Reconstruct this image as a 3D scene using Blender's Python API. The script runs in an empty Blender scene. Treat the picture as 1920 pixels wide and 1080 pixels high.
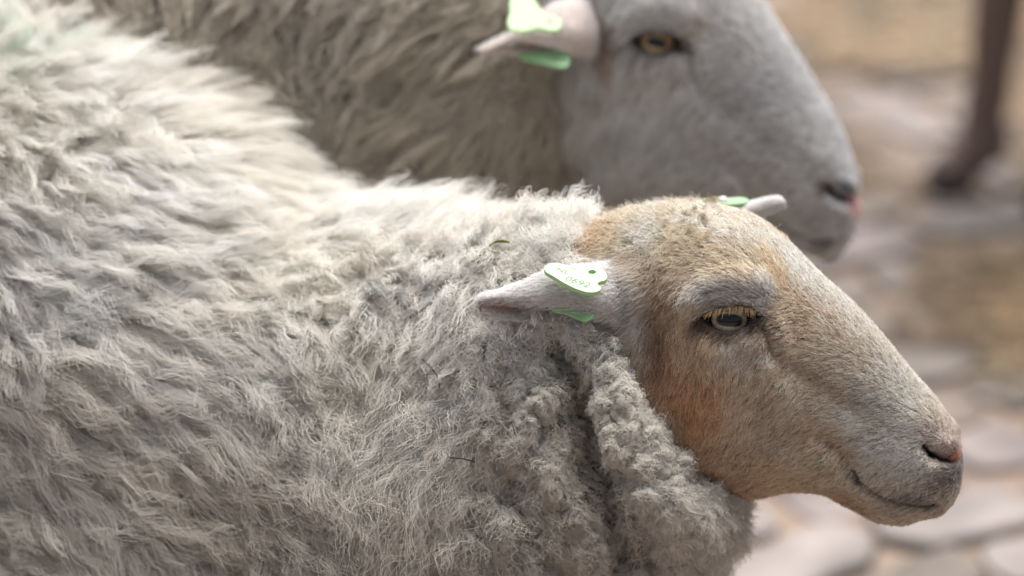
import bpy, math
import numpy as np
from mathutils import Vector, Matrix, kdtree
from mathutils.bvhtree import BVHTree

rad = math.radians
rng = np.random.default_rng(7)
SC = bpy.context.scene
COL = SC.collection

# ------------------------------------------------------------------ camera, light, exposure
FPX = 4587.0                       # focal length in photo pixels (86 mm on a 36 mm sensor)
PITCH = rad(25.0)
CAMZ = 1.36
Cc = np.array([0, 0, CAMZ]); Rr = np.array([1.0, 0, 0])
Ff = np.array([0, math.cos(PITCH), -math.sin(PITCH)]); Uu = np.array([0, math.sin(PITCH), math.cos(PITCH)])
cam_d = bpy.data.cameras.new('camera'); cam = bpy.data.objects.new('camera', cam_d); COL.objects.link(cam)
cam.location = Cc; cam.rotation_euler = (rad(90) - PITCH, 0, 0)
cam_d.lens = 86; cam_d.sensor_width = 36; cam_d.clip_end = 400; cam_d.clip_start = 0.05
cam_d.dof.use_dof = True; cam_d.dof.focus_distance = 1.545; cam_d.dof.aperture_fstop = 2.5
SC.camera = cam

SUN_EL, SUN_AZ = 68.0, 18.0        # azimuth clockwise from +Y (away from the camera), towards +X
w = bpy.data.worlds.new('World'); SC.world = w; w.use_nodes = True
nt = w.node_tree; nt.nodes.clear()
sky = nt.nodes.new('ShaderNodeTexSky'); sky.sky_type = 'NISHITA'; sky.sun_disc = False
sky.sun_elevation = rad(SUN_EL); sky.sun_rotation = rad(SUN_AZ)
sky.air_density = 1.0; sky.dust_density = 6.0; sky.ozone_density = 1.0
bg = nt.nodes.new('ShaderNodeBackground'); bg.inputs['Strength'].default_value = 0.074
wo = nt.nodes.new('ShaderNodeOutputWorld')
bw = nt.nodes.new('ShaderNodeRGBToBW'); gm = nt.nodes.new('ShaderNodeMix'); gm.data_type = 'RGBA'; gm.inputs[0].default_value = 0.7   # overcast: greyed sky
nt.links.new(sky.outputs[0], bw.inputs[0]); nt.links.new(sky.outputs[0], gm.inputs[6]); nt.links.new(bw.outputs[0], gm.inputs[7])
nt.links.new(gm.outputs[2], bg.inputs[0]); nt.links.new(bg.outputs[0], wo.inputs[0])
sl = bpy.data.lights.new('sun', 'SUN'); sl.energy = 3.1; sl.angle = rad(64); sl.color = (1.0, 0.975, 0.95)
sun = bpy.data.objects.new('sun', sl); COL.objects.link(sun)
sd = Vector((math.sin(rad(SUN_AZ)) * math.cos(rad(SUN_EL)), math.cos(rad(SUN_AZ)) * math.cos(rad(SUN_EL)), math.sin(rad(SUN_EL))))
sun.rotation_euler = sd.to_track_quat('Z', 'Y').to_euler(); sun.location = (1, 2, 4)

SC.render.engine = 'CYCLES'
SC.view_settings.view_transform = 'Standard'; SC.view_settings.look = 'None'
SC.view_settings.exposure = 1.14; SC.view_settings.gamma = 1.0
SC.cycles.use_denoising = True
SC.cycles.max_bounces = 10; SC.cycles.diffuse_bounces = 7; SC.cycles.transmission_bounces = 6; SC.cycles.transparent_max_bounces = 8
SC.cycles_curves.shape = 'RIBBONS'; SC.cycles_curves.subdivisions = 2
HAIR = 1.0                         # strand count multiplier

# ------------------------------------------------------------------ maths
def P(px, py, d):
    px = np.asarray(px, float); py = np.asarray(py, float); d = np.asarray(d, float)
    return Cc + d[..., None] * (Ff + ((px - 960) / FPX)[..., None] * Rr - ((py - 540) / FPX)[..., None] * Uu)
def proj(X):
    V = X - Cc; d = V @ Ff
    return 960 + FPX * (V @ Rr) / d, 540 - FPX * (V @ Uu) / d, d
def nrm(v): return v / np.maximum(np.linalg.norm(v, axis=-1, keepdims=True), 1e-12)
class Plane:
    """symmetry plane of an animal: origin and unit lateral axis pointing away from the camera"""
    def __init__(s, O, L): s.O = np.asarray(O, float); s.L = nrm(np.asarray(L, float))
    def hit(s, px, py):
        D = Ff + ((px - 960) / FPX) * Rr - ((py - 540) / FPX) * Uu
        return Cc + D * (((s.O - Cc) @ s.L) / (D @ s.L))
    def near(s, X):            # fold the far side onto the near one
        y = (X - s.O) @ s.L
        return X - 2 * np.maximum(y, 0)[:, None] * s.L, y > 0
    def mirror(s, X): return X - 2 * ((X - s.O) @ s.L)[..., None] * s.L
def camvec(r, u, a): return nrm(r * Rr + u * Uu + a * Ff)
def lin(c):
    c = np.asarray(c, float) / 255.0
    return np.where(c <= 0.04045, c / 12.92, ((c + 0.055) / 1.055) ** 2.4)
def cubic(tab, n):
    """Catmull-Rom through the rows of tab, n samples, evenly spaced in index"""
    tab = np.asarray(tab, float); m = len(tab)
    t = np.linspace(0, m - 1, n); i = np.clip(np.floor(t).astype(int), 0, m - 2); f = (t - i)[:, None]
    e = np.vstack([2 * tab[0] - tab[1], tab, 2 * tab[-1] - tab[-2]])
    p0, p1, p2, p3 = e[i], e[i + 1], e[i + 2], e[i + 3]
    return 0.5 * ((2 * p1) + (p2 - p0) * f + (2 * p0 - 5 * p1 + 4 * p2 - p3) * f**2 + (3 * p1 - p0 - 3 * p2 + p3) * f**3)
def smooth(a, b, x):
    t = np.clip((x - a) / (b - a), 0, 1); return t * t * (3 - 2 * t)
def hash3(i, j, k, s):
    h = (i * 73856093) ^ (j * 19349663) ^ (k * 83492791) ^ (s * 2654435761)
    h = (h ^ (h >> 13)) * 1274126177
    return ((h ^ (h >> 16)) & 0xFFFFFF) / float(0xFFFFFF)
def vnoise(X, freq, seed=0):
    """3-D value noise in -1..1"""
    Q = X * freq + 100.0; I = np.floor(Q).astype(np.int64); f = Q - I; f = f * f * (3 - 2 * f)
    out = 0
    for a in (0, 1):
        for b in (0, 1):
            for c in (0, 1):
                wgt = (f[:, 0] if a else 1 - f[:, 0]) * (f[:, 1] if b else 1 - f[:, 1]) * (f[:, 2] if c else 1 - f[:, 2])
                out = out + wgt * hash3(I[:, 0] + a, I[:, 1] + b, I[:, 2] + c, seed)
    return out * 2 - 1
def fbm(X, freq, oct=3, seed=0):
    s = 0; a = 1; n = 0
    for o in range(oct): s = s + a * vnoise(X, freq * 2**o, seed + o); n += a; a *= 0.5
    return s / n
def idw(px, py, tab, power=3.0):
    """smooth field through control rows (x, y, v0, v1, ...)"""
    tab = np.asarray(tab, float); out = np.zeros((len(px), tab.shape[1] - 2)); W = np.zeros(len(px))
    for r in tab:
        wgt = 1.0 / (((px - r[0])**2 + (py - r[1])**2 + 400.0) ** (power / 2)); W += wgt
        out += wgt[:, None] * r[2:]
    return out / W[:, None]
def segdist(X, pts):
    """distance from points X to polyline pts, plus position 0..1 along it"""
    best = np.full(len(X), 1e9); par = np.zeros(len(X)); n = len(pts) - 1
    for k in range(n):
        a, b = pts[k], pts[k + 1]; ab = b - a
        t = np.clip(((X - a) @ ab) / max(ab @ ab, 1e-12), 0, 1)
        d = np.linalg.norm(X - (a + t[:, None] * ab), axis=1)
        m = d < best; best = np.where(m, d, best); par = np.where(m, (k + t) / n, par)
    return best, par
def inpoly(px, py, poly):
    poly = np.asarray(poly, float); c = np.zeros(len(px), bool); n = len(poly)
    for i in range(n):
        x1, y1 = poly[i]; x2, y2 = poly[(i + 1) % n]
        if y1 == y2: continue
        m = ((y1 > py) != (y2 > py)) & (px < (x2 - x1) * (py - y1) / (y2 - y1) + x1); c ^= m
    return c

# ------------------------------------------------------------------ object helpers
def tag(o, label=None, cat=None, group=None, kind=None):
    for k, v in (('label', label), ('category', cat), ('group', group), ('kind', kind)):
        if v: o[k] = v
    return o
def empty(name, loc):
    o = bpy.data.objects.new(name, None); COL.objects.link(o); o.location = loc; o.empty_display_size = 0.1
    return o
def put(o, parent):
    COL.objects.link(o)
    if parent is not None:
        o.parent = parent
        M = Matrix.Translation(parent.location) if parent.type == 'EMPTY' else Matrix.Identity(4)
        o.matrix_parent_inverse = M.inverted()
    return o
def mesh_obj(name, V, Fs, mats, parent=None, col=None, smooth_=True, midx=None):
    me = bpy.data.meshes.new(name)
    if isinstance(Fs, np.ndarray): Fs = Fs.tolist()
    me.from_pydata(np.asarray(V, float).tolist(), [], Fs)
    for m in (mats if isinstance(mats, (list, tuple)) else [mats]): me.materials.append(m)
    if smooth_: me.polygons.foreach_set('use_smooth', np.ones(len(me.polygons), bool))
    if midx is not None: me.polygons.foreach_set('material_index', np.asarray(midx, np.int32))
    if col is not None:
        a = me.attributes.new('col', 'FLOAT_COLOR', 'POINT')
        a.data.foreach_set('color', np.hstack([col, np.ones((len(col), 1))]).astype(np.float32).ravel())
    me.update()
    return put(bpy.data.objects.new(name, me), parent)
def grid_faces(nu, nv, off=0, wrap=True):
    i = np.arange(nu - 1)[:, None]; j = np.arange(nv if wrap else nv - 1)[None, :]; j2 = (j + 1) % nv
    return (np.stack([i * nv + j, i * nv + j2, (i + 1) * nv + j2, (i + 1) * nv + j], -1).reshape(-1, 4) + off)
class Shell:
    """collects vertex grids into one mesh"""
    def __init__(s): s.V = []; s.F = []; s.n = 0; s.C = []
    def add(s, V, Fq, C=None):
        s.V.append(V); s.F += (np.asarray(Fq) + s.n).tolist(); s.n += len(V)
        s.C.append(C if C is not None else np.full((len(V), 3), 0.3)); return s
    def arrays(s): return np.vstack(s.V), s.F, np.vstack(s.C)
def tube(pts, radii, nv=14, n=None, squash=None):
    pts = np.asarray(pts, float); n = n or (len(pts) - 1) * 6 + 1
    tab = cubic(np.hstack([pts, np.asarray(radii, float)[:, None]]), n)
    c, r = tab[:, :3], np.maximum(tab[:, 3], 1e-4)
    T = nrm(np.gradient(c, axis=0)); ref = np.array([0.13, 0.2, 0.97])
    if abs(T[0] @ ref) > 0.8: ref = np.array([0.97, 0.2, 0.1])
    A = nrm(np.cross(T, ref)); B = np.cross(T, A)
    ph = np.linspace(0, 2 * np.pi, nv, endpoint=False)
    V = c[:, None] + r[:, None, None] * (np.cos(ph)[None, :, None] * A[:, None] + np.sin(ph)[None, :, None] * B[:, None])
    V = V.reshape(-1, 3); F_ = grid_faces(n, nv).tolist()
    F_.append(list(range(nv))[::-1]); F_.append(list(range((n - 1) * nv, n * nv)))
    return V, F_
def add_tube(sh, *a, col=None, **k):
    V, F_ = tube(*a, **k); sh.V.append(V); sh.F += [[i + sh.n for i in f] for f in F_]; sh.n += len(V)
    sh.C.append(np.tile(col if col is not None else [0.3] * 3, (len(V), 1)))

# ------------------------------------------------------------------ materials
def mat(name):
    m = bpy.data.materials.new(name); m.use_nodes = True; t = m.node_tree
    return m, t, t.nodes['Principled BSDF']
def N(t, kind, **k):
    n = t.nodes.new(kind)
    for a, b in k.items():
        if a.startswith('i_'): n.inputs[a[2:].replace('_', ' ')].default_value = b
        else: setattr(n, a, b)
    return n
def mat_strand(name, transl=0.35, spec=0.12, rough=0.6, follow=0.65):
    m, t, b = mat(name)
    at = N(t, 'ShaderNodeAttribute', attribute_name='col')
    di = N(t, 'ShaderNodeBsdfPrincipled'); t.nodes.remove(b); b = di
    b.inputs['Roughness'].default_value = rough; b.inputs['Specular IOR Level'].default_value = spec
    tr = N(t, 'ShaderNodeBsdfTranslucent'); mx = N(t, 'ShaderNodeMixShader'); mx.inputs[0].default_value = transl
    t.links.new(at.outputs['Color'], b.inputs['Base Color']); t.links.new(at.outputs['Color'], tr.inputs['Color'])
    na = N(t, 'ShaderNodeAttribute', attribute_name='snormal'); ge = N(t, 'ShaderNodeNewGeometry')
    vm = N(t, 'ShaderNodeMix', data_type='VECTOR'); vm.inputs[0].default_value = follow
    vn = N(t, 'ShaderNodeVectorMath', operation='NORMALIZE')
    t.links.new(ge.outputs['Normal'], vm.inputs[4]); t.links.new(na.outputs['Vector'], vm.inputs[5]); t.links.new(vm.outputs[1], vn.inputs[0])
    t.links.new(vn.outputs[0], b.inputs['Normal'])
    t.links.new(b.outputs[0], mx.inputs[1]); t.links.new(tr.outputs[0], mx.inputs[2])
    t.links.new(mx.outputs[0], t.nodes['Material Output'].inputs['Surface'])
    return m
def mat_skin(name):
    m, t, b = mat(name)
    at = N(t, 'ShaderNodeAttribute', attribute_name='col')
    no = N(t, 'ShaderNodeTexNoise'); no.inputs['Scale'].default_value = 420
    mp = N(t, 'ShaderNodeMapRange'); mp.inputs['To Min'].default_value = 0.7; mp.inputs['To Max'].default_value = 1.15
    mu = N(t, 'ShaderNodeMix', data_type='RGBA', blend_type='MULTIPLY'); mu.inputs[0].default_value = 1
    t.links.new(no.outputs[0], mp.inputs[0]); t.links.new(at.outputs['Color'], mu.inputs[6]); t.links.new(mp.outputs[0], mu.inputs[7])
    t.links.new(mu.outputs[2], b.inputs['Base Color']); b.inputs['Roughness'].default_value = 0.75
    bp = N(t, 'ShaderNodeBump'); bp.inputs['Strength'].default_value = 0.25; bp.inputs['Distance'].default_value = 0.0006
    t.links.new(no.outputs[0], bp.inputs['Height']); t.links.new(bp.outputs[0], b.inputs['Normal'])
    return m
def mat_plain(name, c, rough=0.5, spec=0.4, noise=0.0, scale=60, sss=0):
    m, t, b = mat(name)
    b.inputs['Roughness'].default_value = rough; b.inputs['Specular IOR Level'].default_value = spec
    no = N(t, 'ShaderNodeTexNoise'); no.inputs['Scale'].default_value = scale
    rp = N(t, 'ShaderNodeMix', data_type='RGBA')
    c = np.asarray(c, float)
    rp.inputs[6].default_value = (*(c * (1 - noise)), 1); rp.inputs[7].default_value = (*np.minimum(c * (1 + noise), 1), 1)
    t.links.new(no.outputs[0], rp.inputs[0]); t.links.new(rp.outputs[2], b.inputs['Base Color'])
    if sss: b.inputs['Subsurface Weight'].default_value = sss; b.inputs['Subsurface Radius'].default_value = (0.004, 0.004, 0.003)
    return m
def mat_attr(name, rough=0.8):
    m, t, b = mat(name); at = N(t, 'ShaderNodeAttribute', attribute_name='col')
    no = N(t, 'ShaderNodeTexNoise'); no.inputs['Scale'].default_value = 1; no.inputs['Detail'].default_value = 8; tc = N(t, 'ShaderNodeTexCoord'); mpp = N(t, 'ShaderNodeMapping'); mpp.inputs['Scale'].default_value = (9, 9, 9); t.links.new(tc.outputs['Object'], mpp.inputs[0]); t.links.new(mpp.outputs[0], no.inputs['Vector'])
    mp = N(t, 'ShaderNodeMapRange'); mp.inputs['From Min'].default_value = 0.3; mp.inputs['From Max'].default_value = 0.7; mp.inputs['To Min'].default_value = 0.55; mp.inputs['To Max'].default_value = 1.3
    mu = N(t, 'ShaderNodeMix', data_type='RGBA', blend_type='MULTIPLY'); mu.inputs[0].default_value = 1
    t.links.new(no.outputs[0], mp.inputs[0]); t.links.new(at.outputs['Color'], mu.inputs[6]); t.links.new(mp.outputs[0], mu.inputs[7])
    t.links.new(mu.outputs[2], b.inputs['Base Color']); b.inputs['Roughness'].default_value = rough
    return m
M_SKIN = mat_skin('skin'); M_WOOL = mat_strand('wool', 0.3, 0.05); M_FUR = mat_strand('short_fur', 0.25, 0.15, 0.55)
M_TAG = mat_plain('green_plastic', lin((166, 202, 148)), 0.42, 0.5, 0.06, 90, sss=0.08)
M_TAG2 = mat_plain('green_plastic_worn', lin((142, 190, 138)), 0.4, 0.5, 0.08, 90, sss=0.05)
M_INK = mat_plain('ink', lin((92, 106, 100)), 0.5)
M_STALK = mat_plain('dry_stalk', lin((96, 92, 44)), 0.7, 0.2, 0.5, 300)
M_DARKSTALK = mat_plain('dark_stalk', lin((60, 50, 40)), 0.7, 0.2, 0.4, 300)
M_HOOF = mat_plain('hoof', lin((52, 46, 42)), 0.5, 0.4, 0.3, 40)

# ------------------------------------------------------------------ ground, cobbles, straw
def ground():
    m, t, b = mat('earth')
    n1 = N(t, 'ShaderNodeTexNoise'); n1.inputs['Scale'].default_value = 5; n1.inputs['Detail'].default_value = 8
    tc = N(t, 'ShaderNodeTexCoord'); t.links.new(tc.outputs['Object'], n1.inputs['Vector'])
    cr = N(t, 'ShaderNodeValToRGB'); cr.color_ramp.elements[0].position = 0.35; cr.color_ramp.elements[1].position = 0.65
    cr.color_ramp.elements[0].color = (*lin((110, 98, 90)), 1); cr.color_ramp.elements[1].color = (*lin((138, 120, 106)), 1)
    t.links.new(n1.outputs[0], cr.inputs[0]); t.links.new(cr.outputs[0], b.inputs['Base Color']); b.inputs['Roughness'].default_value = 0.95
    S = 150.0
    o = mesh_obj('ground', [(-S, -S, 0), (S, -S, 0), (S, S, 0), (-S, S, 0)], [(0, 1, 2, 3)], m); tag(o, kind='structure')
    # cobbles: irregular flat stones in skewed rows
    V, F_, C = [], [], []; n = 0
    ang = rad(27); ca, sa = math.cos(ang), math.sin(ang)
    r2 = np.random.default_rng(3)
    pal = lin([(222, 205, 200), (214, 198, 188), (206, 192, 182), (230, 216, 210), (214, 194, 180), (200, 184, 172)])
    for r in range(-46, 40):
        x = -6.5 + r2.uniform(0, 0.2)
        h = 0.108
        while x < 6.5:
            wd = r2.uniform(0.09, 0.24)
            cx, cy = x + wd / 2, r * h + 4.0
            X, Y = cx * ca - cy * sa, cx * sa + cy * ca
            rt = r2.uniform(-.16, .16); ca2, sa2 = math.cos(ang + rt), math.sin(ang + rt)
            if 0.2 < Y < 8.5 and abs(X) < 4.5:
                k = 16; ph = np.linspace(0, 2 * np.pi, k, endpoint=False)
                gx = (wd / 2 - 0.007) * np.sign(np.cos(ph)) * np.abs(np.cos(ph))**0.5
                gy = (h / 2 - 0.006) * np.sign(np.sin(ph)) * np.abs(np.sin(ph))**0.5
                j = 1 + r2.uniform(-0.15, 0.10, k); gx, gy = gx * j, gy * j
                hz = r2.uniform(0.004, 0.015); tx, ty = r2.uniform(-0.05, 0.05, 2)
                c = pal[r2.integers(len(pal))] * r2.uniform(0.86, 1.1) * 0.28
                for s_, z_ in ((1.0, 0.0), (1.0, hz * 0.55), (0.93, hz * 0.9), (0.75, hz)):
                    lx, ly = gx * s_, gy * s_
                    V += [(X + a * ca2 - b_ * sa2, Y + a * sa2 + b_ * ca2, max(0.001, z_ + (a * tx + b_ * ty) * (z_ > 0))) for a, b_ in zip(lx, ly)]
                    C += [c * (0.6 if s_ == 1.0 else 1)] * k
                V.append((X, Y, hz)); C.append(c)
                for a in range(3):
                    for q in range(k): F_.append((n + a * k + q, n + a * k + (q + 1) % k, n + (a + 1) * k + (q + 1) % k, n + (a + 1) * k + q))
                for q in range(k): F_.append((n + 3 * k + q, n + 3 * k + (q + 1) % k, n + 4 * k))
                n += 4 * k + 1
            x += wd
    o = mesh_obj('cobblestone_paving', V, F_, mat_attr('cobble', 0.8), col=np.array(C)); tag(o, kind='structure')
    # straw in drifts between and over the stones
    N_ = 46000
    cand = np.stack([r2.uniform(-0.9, 2.0, N_ * 5), r2.uniform(1.9, 5.0, N_ * 5), np.zeros(N_ * 5)], 1)
    f = fbm(cand, 3.2, 3, 11) + 0.10 * smooth(2.9, 4.0, cand[:, 1])
    # two drifts seen in the photo
    for px, py, rx, s in ((1700, 90, .33, .5), (1640, 130, .3, .4), (1890, 580, .12, .45), (1880, 940, .10, .5), (1780, 640, .08, .2), (1600, 20, .3, .3)):
        D = Ff + ((px - 960) / FPX) * Rr - ((py - 540) / FPX) * Uu; g = Cc - D * (CAMZ / D[2])
        f += .6 * s * np.exp(-((cand[:, 0] - g[0])**2 + (cand[:, 1] - g[1])**2) / rx**2)
    f -= 0.30 * np.clip(fbm(cand, 8.5, 2, 19) * 2, -.3, 1)
    keep = cand[(f > -0.10 + 0.45 * r2.random(len(cand)))][:N_]
    n = len(keep); a = r2.uniform(0, 2 * np.pi, n); ln = r2.uniform(0.012, 0.06, n); wd = r2.uniform(0.0012, 0.0032, n)
    d = np.stack([np.cos(a), np.sin(a), r2.uniform(-0.1, 0.1, n)], 1); s = np.stack([-np.sin(a), np.cos(a), np.zeros(n)], 1)
    b0 = keep + np.array([0, 0, 1]) * r2.uniform(0.008, 0.03, n)[:, None]
    bend = s * (r2.uniform(-0.15, 0.15, n) * ln)[:, None]
    mid = b0 + bend; q = []
    for cpos, ww in ((b0 - d * ln[:, None] / 2, 0.7), (mid, 1.0), (b0 + d * ln[:, None] / 2, 0.5)):
        q += [cpos - s * (wd * ww)[:, None], cpos + np.array([0, 0, 1]) * (wd * ww)[:, None], cpos + s * (wd * ww)[:, None]]
    V = np.stack(q, 1).reshape(-1, 3); base = np.arange(n)[:, None] * 9
    fs = []
    for u in (0, 3):
        for v in (0, 1): fs.append(np.stack([base[:, 0] + u + v, base[:, 0] + u + v + 1, base[:, 0] + u + v + 4, base[:, 0] + u + v + 3], 1))
    pal = lin([(200, 168, 124), (176, 136, 96), (214, 192, 150), (150, 112, 80), (176, 158, 116), (190, 148, 110)])
    C = np.repeat(0.46 * pal[r2.integers(len(pal), size=n)] * r2.uniform(0.7, 1.15, (n, 1)) * (1 + .5 * fbm(keep, 4.5, 2, 23))[:, None], 9, 0)
    o = mesh_obj('straw', V, np.vstack(fs), mat_attr('straw', 0.6), col=C)
    tag(o, 'loose golden brown straw scattered over the cobbles', 'straw', kind='stuff')
ground()

# ------------------------------------------------------------------ sheep builder
def loft(st, nu, nv, plane_of):
    """st rows: Tx,Ty,Bx,By (photo px on the symmetry plane), half width (m), exponent, egg, blend(0 body..1 head)"""
    tab = cubic(np.asarray(st, float), nu); V = []
    ph = np.linspace(0, 2 * np.pi, nv, endpoint=False)
    cs, sn = np.cos(ph), np.sin(ph)
    for r in tab:
        T, B, L = plane_of(r)
        e = r[5]
        h = np.sign(cs) * np.abs(cs)**e; y = np.sign(sn) * np.abs(sn)**e
        y = y * max(r[4], 1e-4) * (1 + r[6] * h)
        V.append((T + B) / 2 + h[:, None] * (T - B) / 2 - y[:, None] * L)
    return np.array(V)                                   # nu, nv, 3
def grid_normals(G):
    a = np.gradient(G, axis=0); b = (np.roll(G, -1, 1) - np.roll(G, 1, 1)) / 2
    n = nrm(np.cross(b, a)); c = G.mean(1, keepdims=True)
    if np.sum(n * (G - c)) < 0: n = -n
    return n
def bvh_of(V, F_): return BVHTree.FromPolygons([tuple(v) for v in V], [tuple(f) for f in F_])
def cast(bvh, px, py):
    D = Ff + ((px - 960) / FPX) * Rr - ((py - 540) / FPX) * Uu
    h = bvh.ray_cast(Vector(Cc), Vector(D).normalized())
    if h[0] is None: return None, None
    return np.array(h[0]), np.array(h[1])
class Head:
    """symmetric head built from photo-pixel stations, feature strokes mapped through f()"""
    def __init__(s, st, plane, f, sc, nu=430, nv=400):
        s.pl, s.f, s.sc = plane, f, sc
        G = loft(st, nu, nv, lambda r: (plane.hit(r[0], r[1]), plane.hit(r[2], r[3]), plane.L))
        s.nu, s.nv = nu, nv; s.F = grid_faces(nu, nv)
        s.G = G; s.px2m = sc
    def bvh(s):
        return bvh_of(s.G.reshape(-1, 3), s.F)
    def stroke(s, items):
        b = s.bvh(); G = s.G.reshape(-1, 3); Nn = grid_normals(s.G).reshape(-1, 3)
        Q, far = s.pl.near(G); D = np.zeros(len(G)); qx, qy, _ = proj(Q)
        for pts, r, amt in items:
            W = []
            for p in pts:
                q = s.f(*p); h, _ = cast(b, *q)
                if h is None: h = s.pl.hit(*q)
                W.append(h)
            W = np.array(W)
            if len(W) == 1: W = np.vstack([W, W + 1e-6])
            d, _ = segdist(Q, W); D += amt * s.sc / 0.00035 * 0.001 * np.exp(-(d / (r * s.sc))**2)
        s.G = (G + Nn * D[:, None]).reshape(s.G.shape)
    def close(s):
        G = s.G.reshape(-1, 3); cap = s.G[-1].mean(0)
        V = np.vstack([G, cap]); k = len(G); o = (s.nu - 1) * s.nv
        F_ = s.F.tolist() + [[o + i, o + (i + 1) % s.nv, k] for i in range(s.nv)]
        return V, F_

# --- photo-pixel features of the near head; the far head maps them with a similarity
EYE = [(1312, 593), (1322, 589), (1340, 586), (1362, 583), (1385, 580), (1404, 580), (1418, 585), (1432, 593),
       (1420, 600), (1406, 610), (1390, 619), (1370, 624), (1350, 622), (1330, 612), (1318, 602)]
STROKES = [
    ([(1300, 560), (1335, 540), (1380, 530), (1425, 545)], 26, 5.5),       # brow
    ([(1330, 640), (1375, 650), (1420, 635)], 20, 1.8),                     # lower orbit rim
    ([(1436, 606), (1447, 636), (1454, 656)], 17, -4.0),                    # tear groove
    ([(1462, 600), (1475, 650)], 16, 1.5),
    ([(1250, 600), (1235, 680)], 45, -3.0),
    ([(1330, 740), (1340, 820)], 70, 4.5),                                  # cheek muscle
    ([(1480, 690), (1540, 730), (1600, 765)], 26, -2.2),                     # hollow before the cheek
    ([(1440, 700), (1480, 760)], 40, 1.5),
    ([(1440, 850), (1500, 855), (1550, 868)], 36, 4.0),                      # cheek pouch
    ([(1540, 815), (1585, 850), (1605, 880)], 16, -3.4),
    ([(1640, 840), (1690, 870)], 50, 4.2),                                  # upper lip pad
    ([(1620, 720), (1700, 780)], 30, 1.8),
    ([(1735, 800)], 34, 2.0),
    ([(1600, 886), (1625, 905), (1655, 926), (1690, 941), (1725, 948), (1760, 944)], 6.5, -4.4),  # mouth
    ([(1640, 950), (1690, 966)], 14, 1.8),                                  # lower lip
    ([(1738, 840), (1748, 853), (1768, 862), (1785, 866), (1803, 864)], 8, -7.0),                 # nostril
    ([(1736, 842), (1747, 851)], 10, -8.0),
    ([(1765, 832), (1785, 838)], 14, 3.0),
    ([(1778, 884)], 14, 1.6),
    ([(1165, 560), (1190, 540)], 38, 7.0),
]
def carve_eye(hd, rim=2.2):
    """press the eye opening in, raise the lid rims; returns the eyeball centre"""
    b = hd.bvh(); poly = np.array([hd.f(*p) for p in EYE])
    W = np.array([cast(b, *p)[0] for p in poly]); cen, cn = cast(b, *hd.f(1368, 598)); 
    G = hd.G.reshape(-1, 3); Nn = grid_normals(hd.G).reshape(-1, 3); Q, far = hd.pl.near(G)
    qx, qy, _ = proj(Q); d, _ = segdist(Q, np.vstack([W, W[:1]])); nearby = np.linalg.norm(Q - cen, axis=1) < 0.05
    ins = inpoly(qx, qy, poly) & nearby
    k = hd.sc * 1000 / 0.35
    r = rim * hd.sc / 0.35 * np.exp(-(d / (5.5 * hd.sc))**2)
    upper = qy < (poly[:, 1].mean() + 3)
    r = r * np.where(upper, 1.35, 0.9)
    dep = np.where(ins, -14 * 0.001 * smooth(0, 6 * hd.sc, d), 0) + np.where(nearby, r, 0)
    cr = [hd.f(*p) for p in ((1318, 575), (1350, 560), (1385, 553), (1415, 562))]
    cr = np.array([cast(b, *p)[0] for p in cr]); dc, _ = segdist(Q, cr)
    dep -= np.where(nearby, 0.0016 * np.exp(-(dc / (5 * hd.sc))**2), 0)
    hd.G = (G + Nn * dep[:, None]).reshape(hd.G.shape)
    n = nrm(-Ff * 0.75 + cn * 0.45)
    return cen, n

def blobs(px, py, base, items):
    """layered soft patches of coat colour; items: x, y, rx, ry, angle, colour, strength"""
    c = np.tile(lin(base), (len(px), 1)).astype(float)
    for x, y, rx, ry, an, co, s in items:
        a = rad(an); dx, dy = px - x, py - y; u = dx * math.cos(a) + dy * math.sin(a); v = -dx * math.sin(a) + dy * math.cos(a)
        wgt = (s * np.exp(-((u / rx)**2 + (v / ry)**2)**1.5))[:, None]
        c = c * (1 - wgt) + lin(co) * wgt
    return c

def eye_paint(c, ix, iy):
    ep = np.array(EYE); X = np.stack([ix, iy, 0 * ix], 1); E3 = np.hstack([ep, np.zeros((len(ep), 1))]); d, _ = segdist(X, np.vstack([E3, E3[:1]]))
    d = np.where(inpoly(ix, iy, ep), 0, d); wgt = np.exp(-(d / 8.0)**2)[:, None] * 0.93
    c = c * (1 - wgt) + lin((46, 34, 38)) * wgt
    for pts, w_, k_, q_ in (([(1612, 896), (1635, 911), (1660, 928), (1690, 940), (1725, 947), (1752, 946)], 4.5, .65, (62, 48, 42)), ([(1738, 841), (1748, 853), (1768, 862), (1788, 867)], 6.5, .95, (34, 20, 18))):
        W = np.hstack([np.array(pts, float), np.zeros((len(pts), 1))]); dd, _ = segdist(X, W); g = k_ * np.exp(-(dd / w_)**2)[:, None]; c = c * (1 - g) + lin(q_) * g
    return c

def inv_far(px, py):
    u, v = (px - 1232) / .95, (py - 78) / .95
    return 1368 + u * .9925 + v * .1219, 598 - u * .1219 + v * .9925

# near sheep planes
L_HEAD = camvec(0.22, 0.30, 0.93)
PH = Plane(P(1400, 620, 1.60), L_HEAD)
yb = rad(25); L_BODY = np.array([math.sin(yb), math.cos(yb), 0.0])
PB = Plane(P(1150, 650, 1.63), L_BODY)

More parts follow.
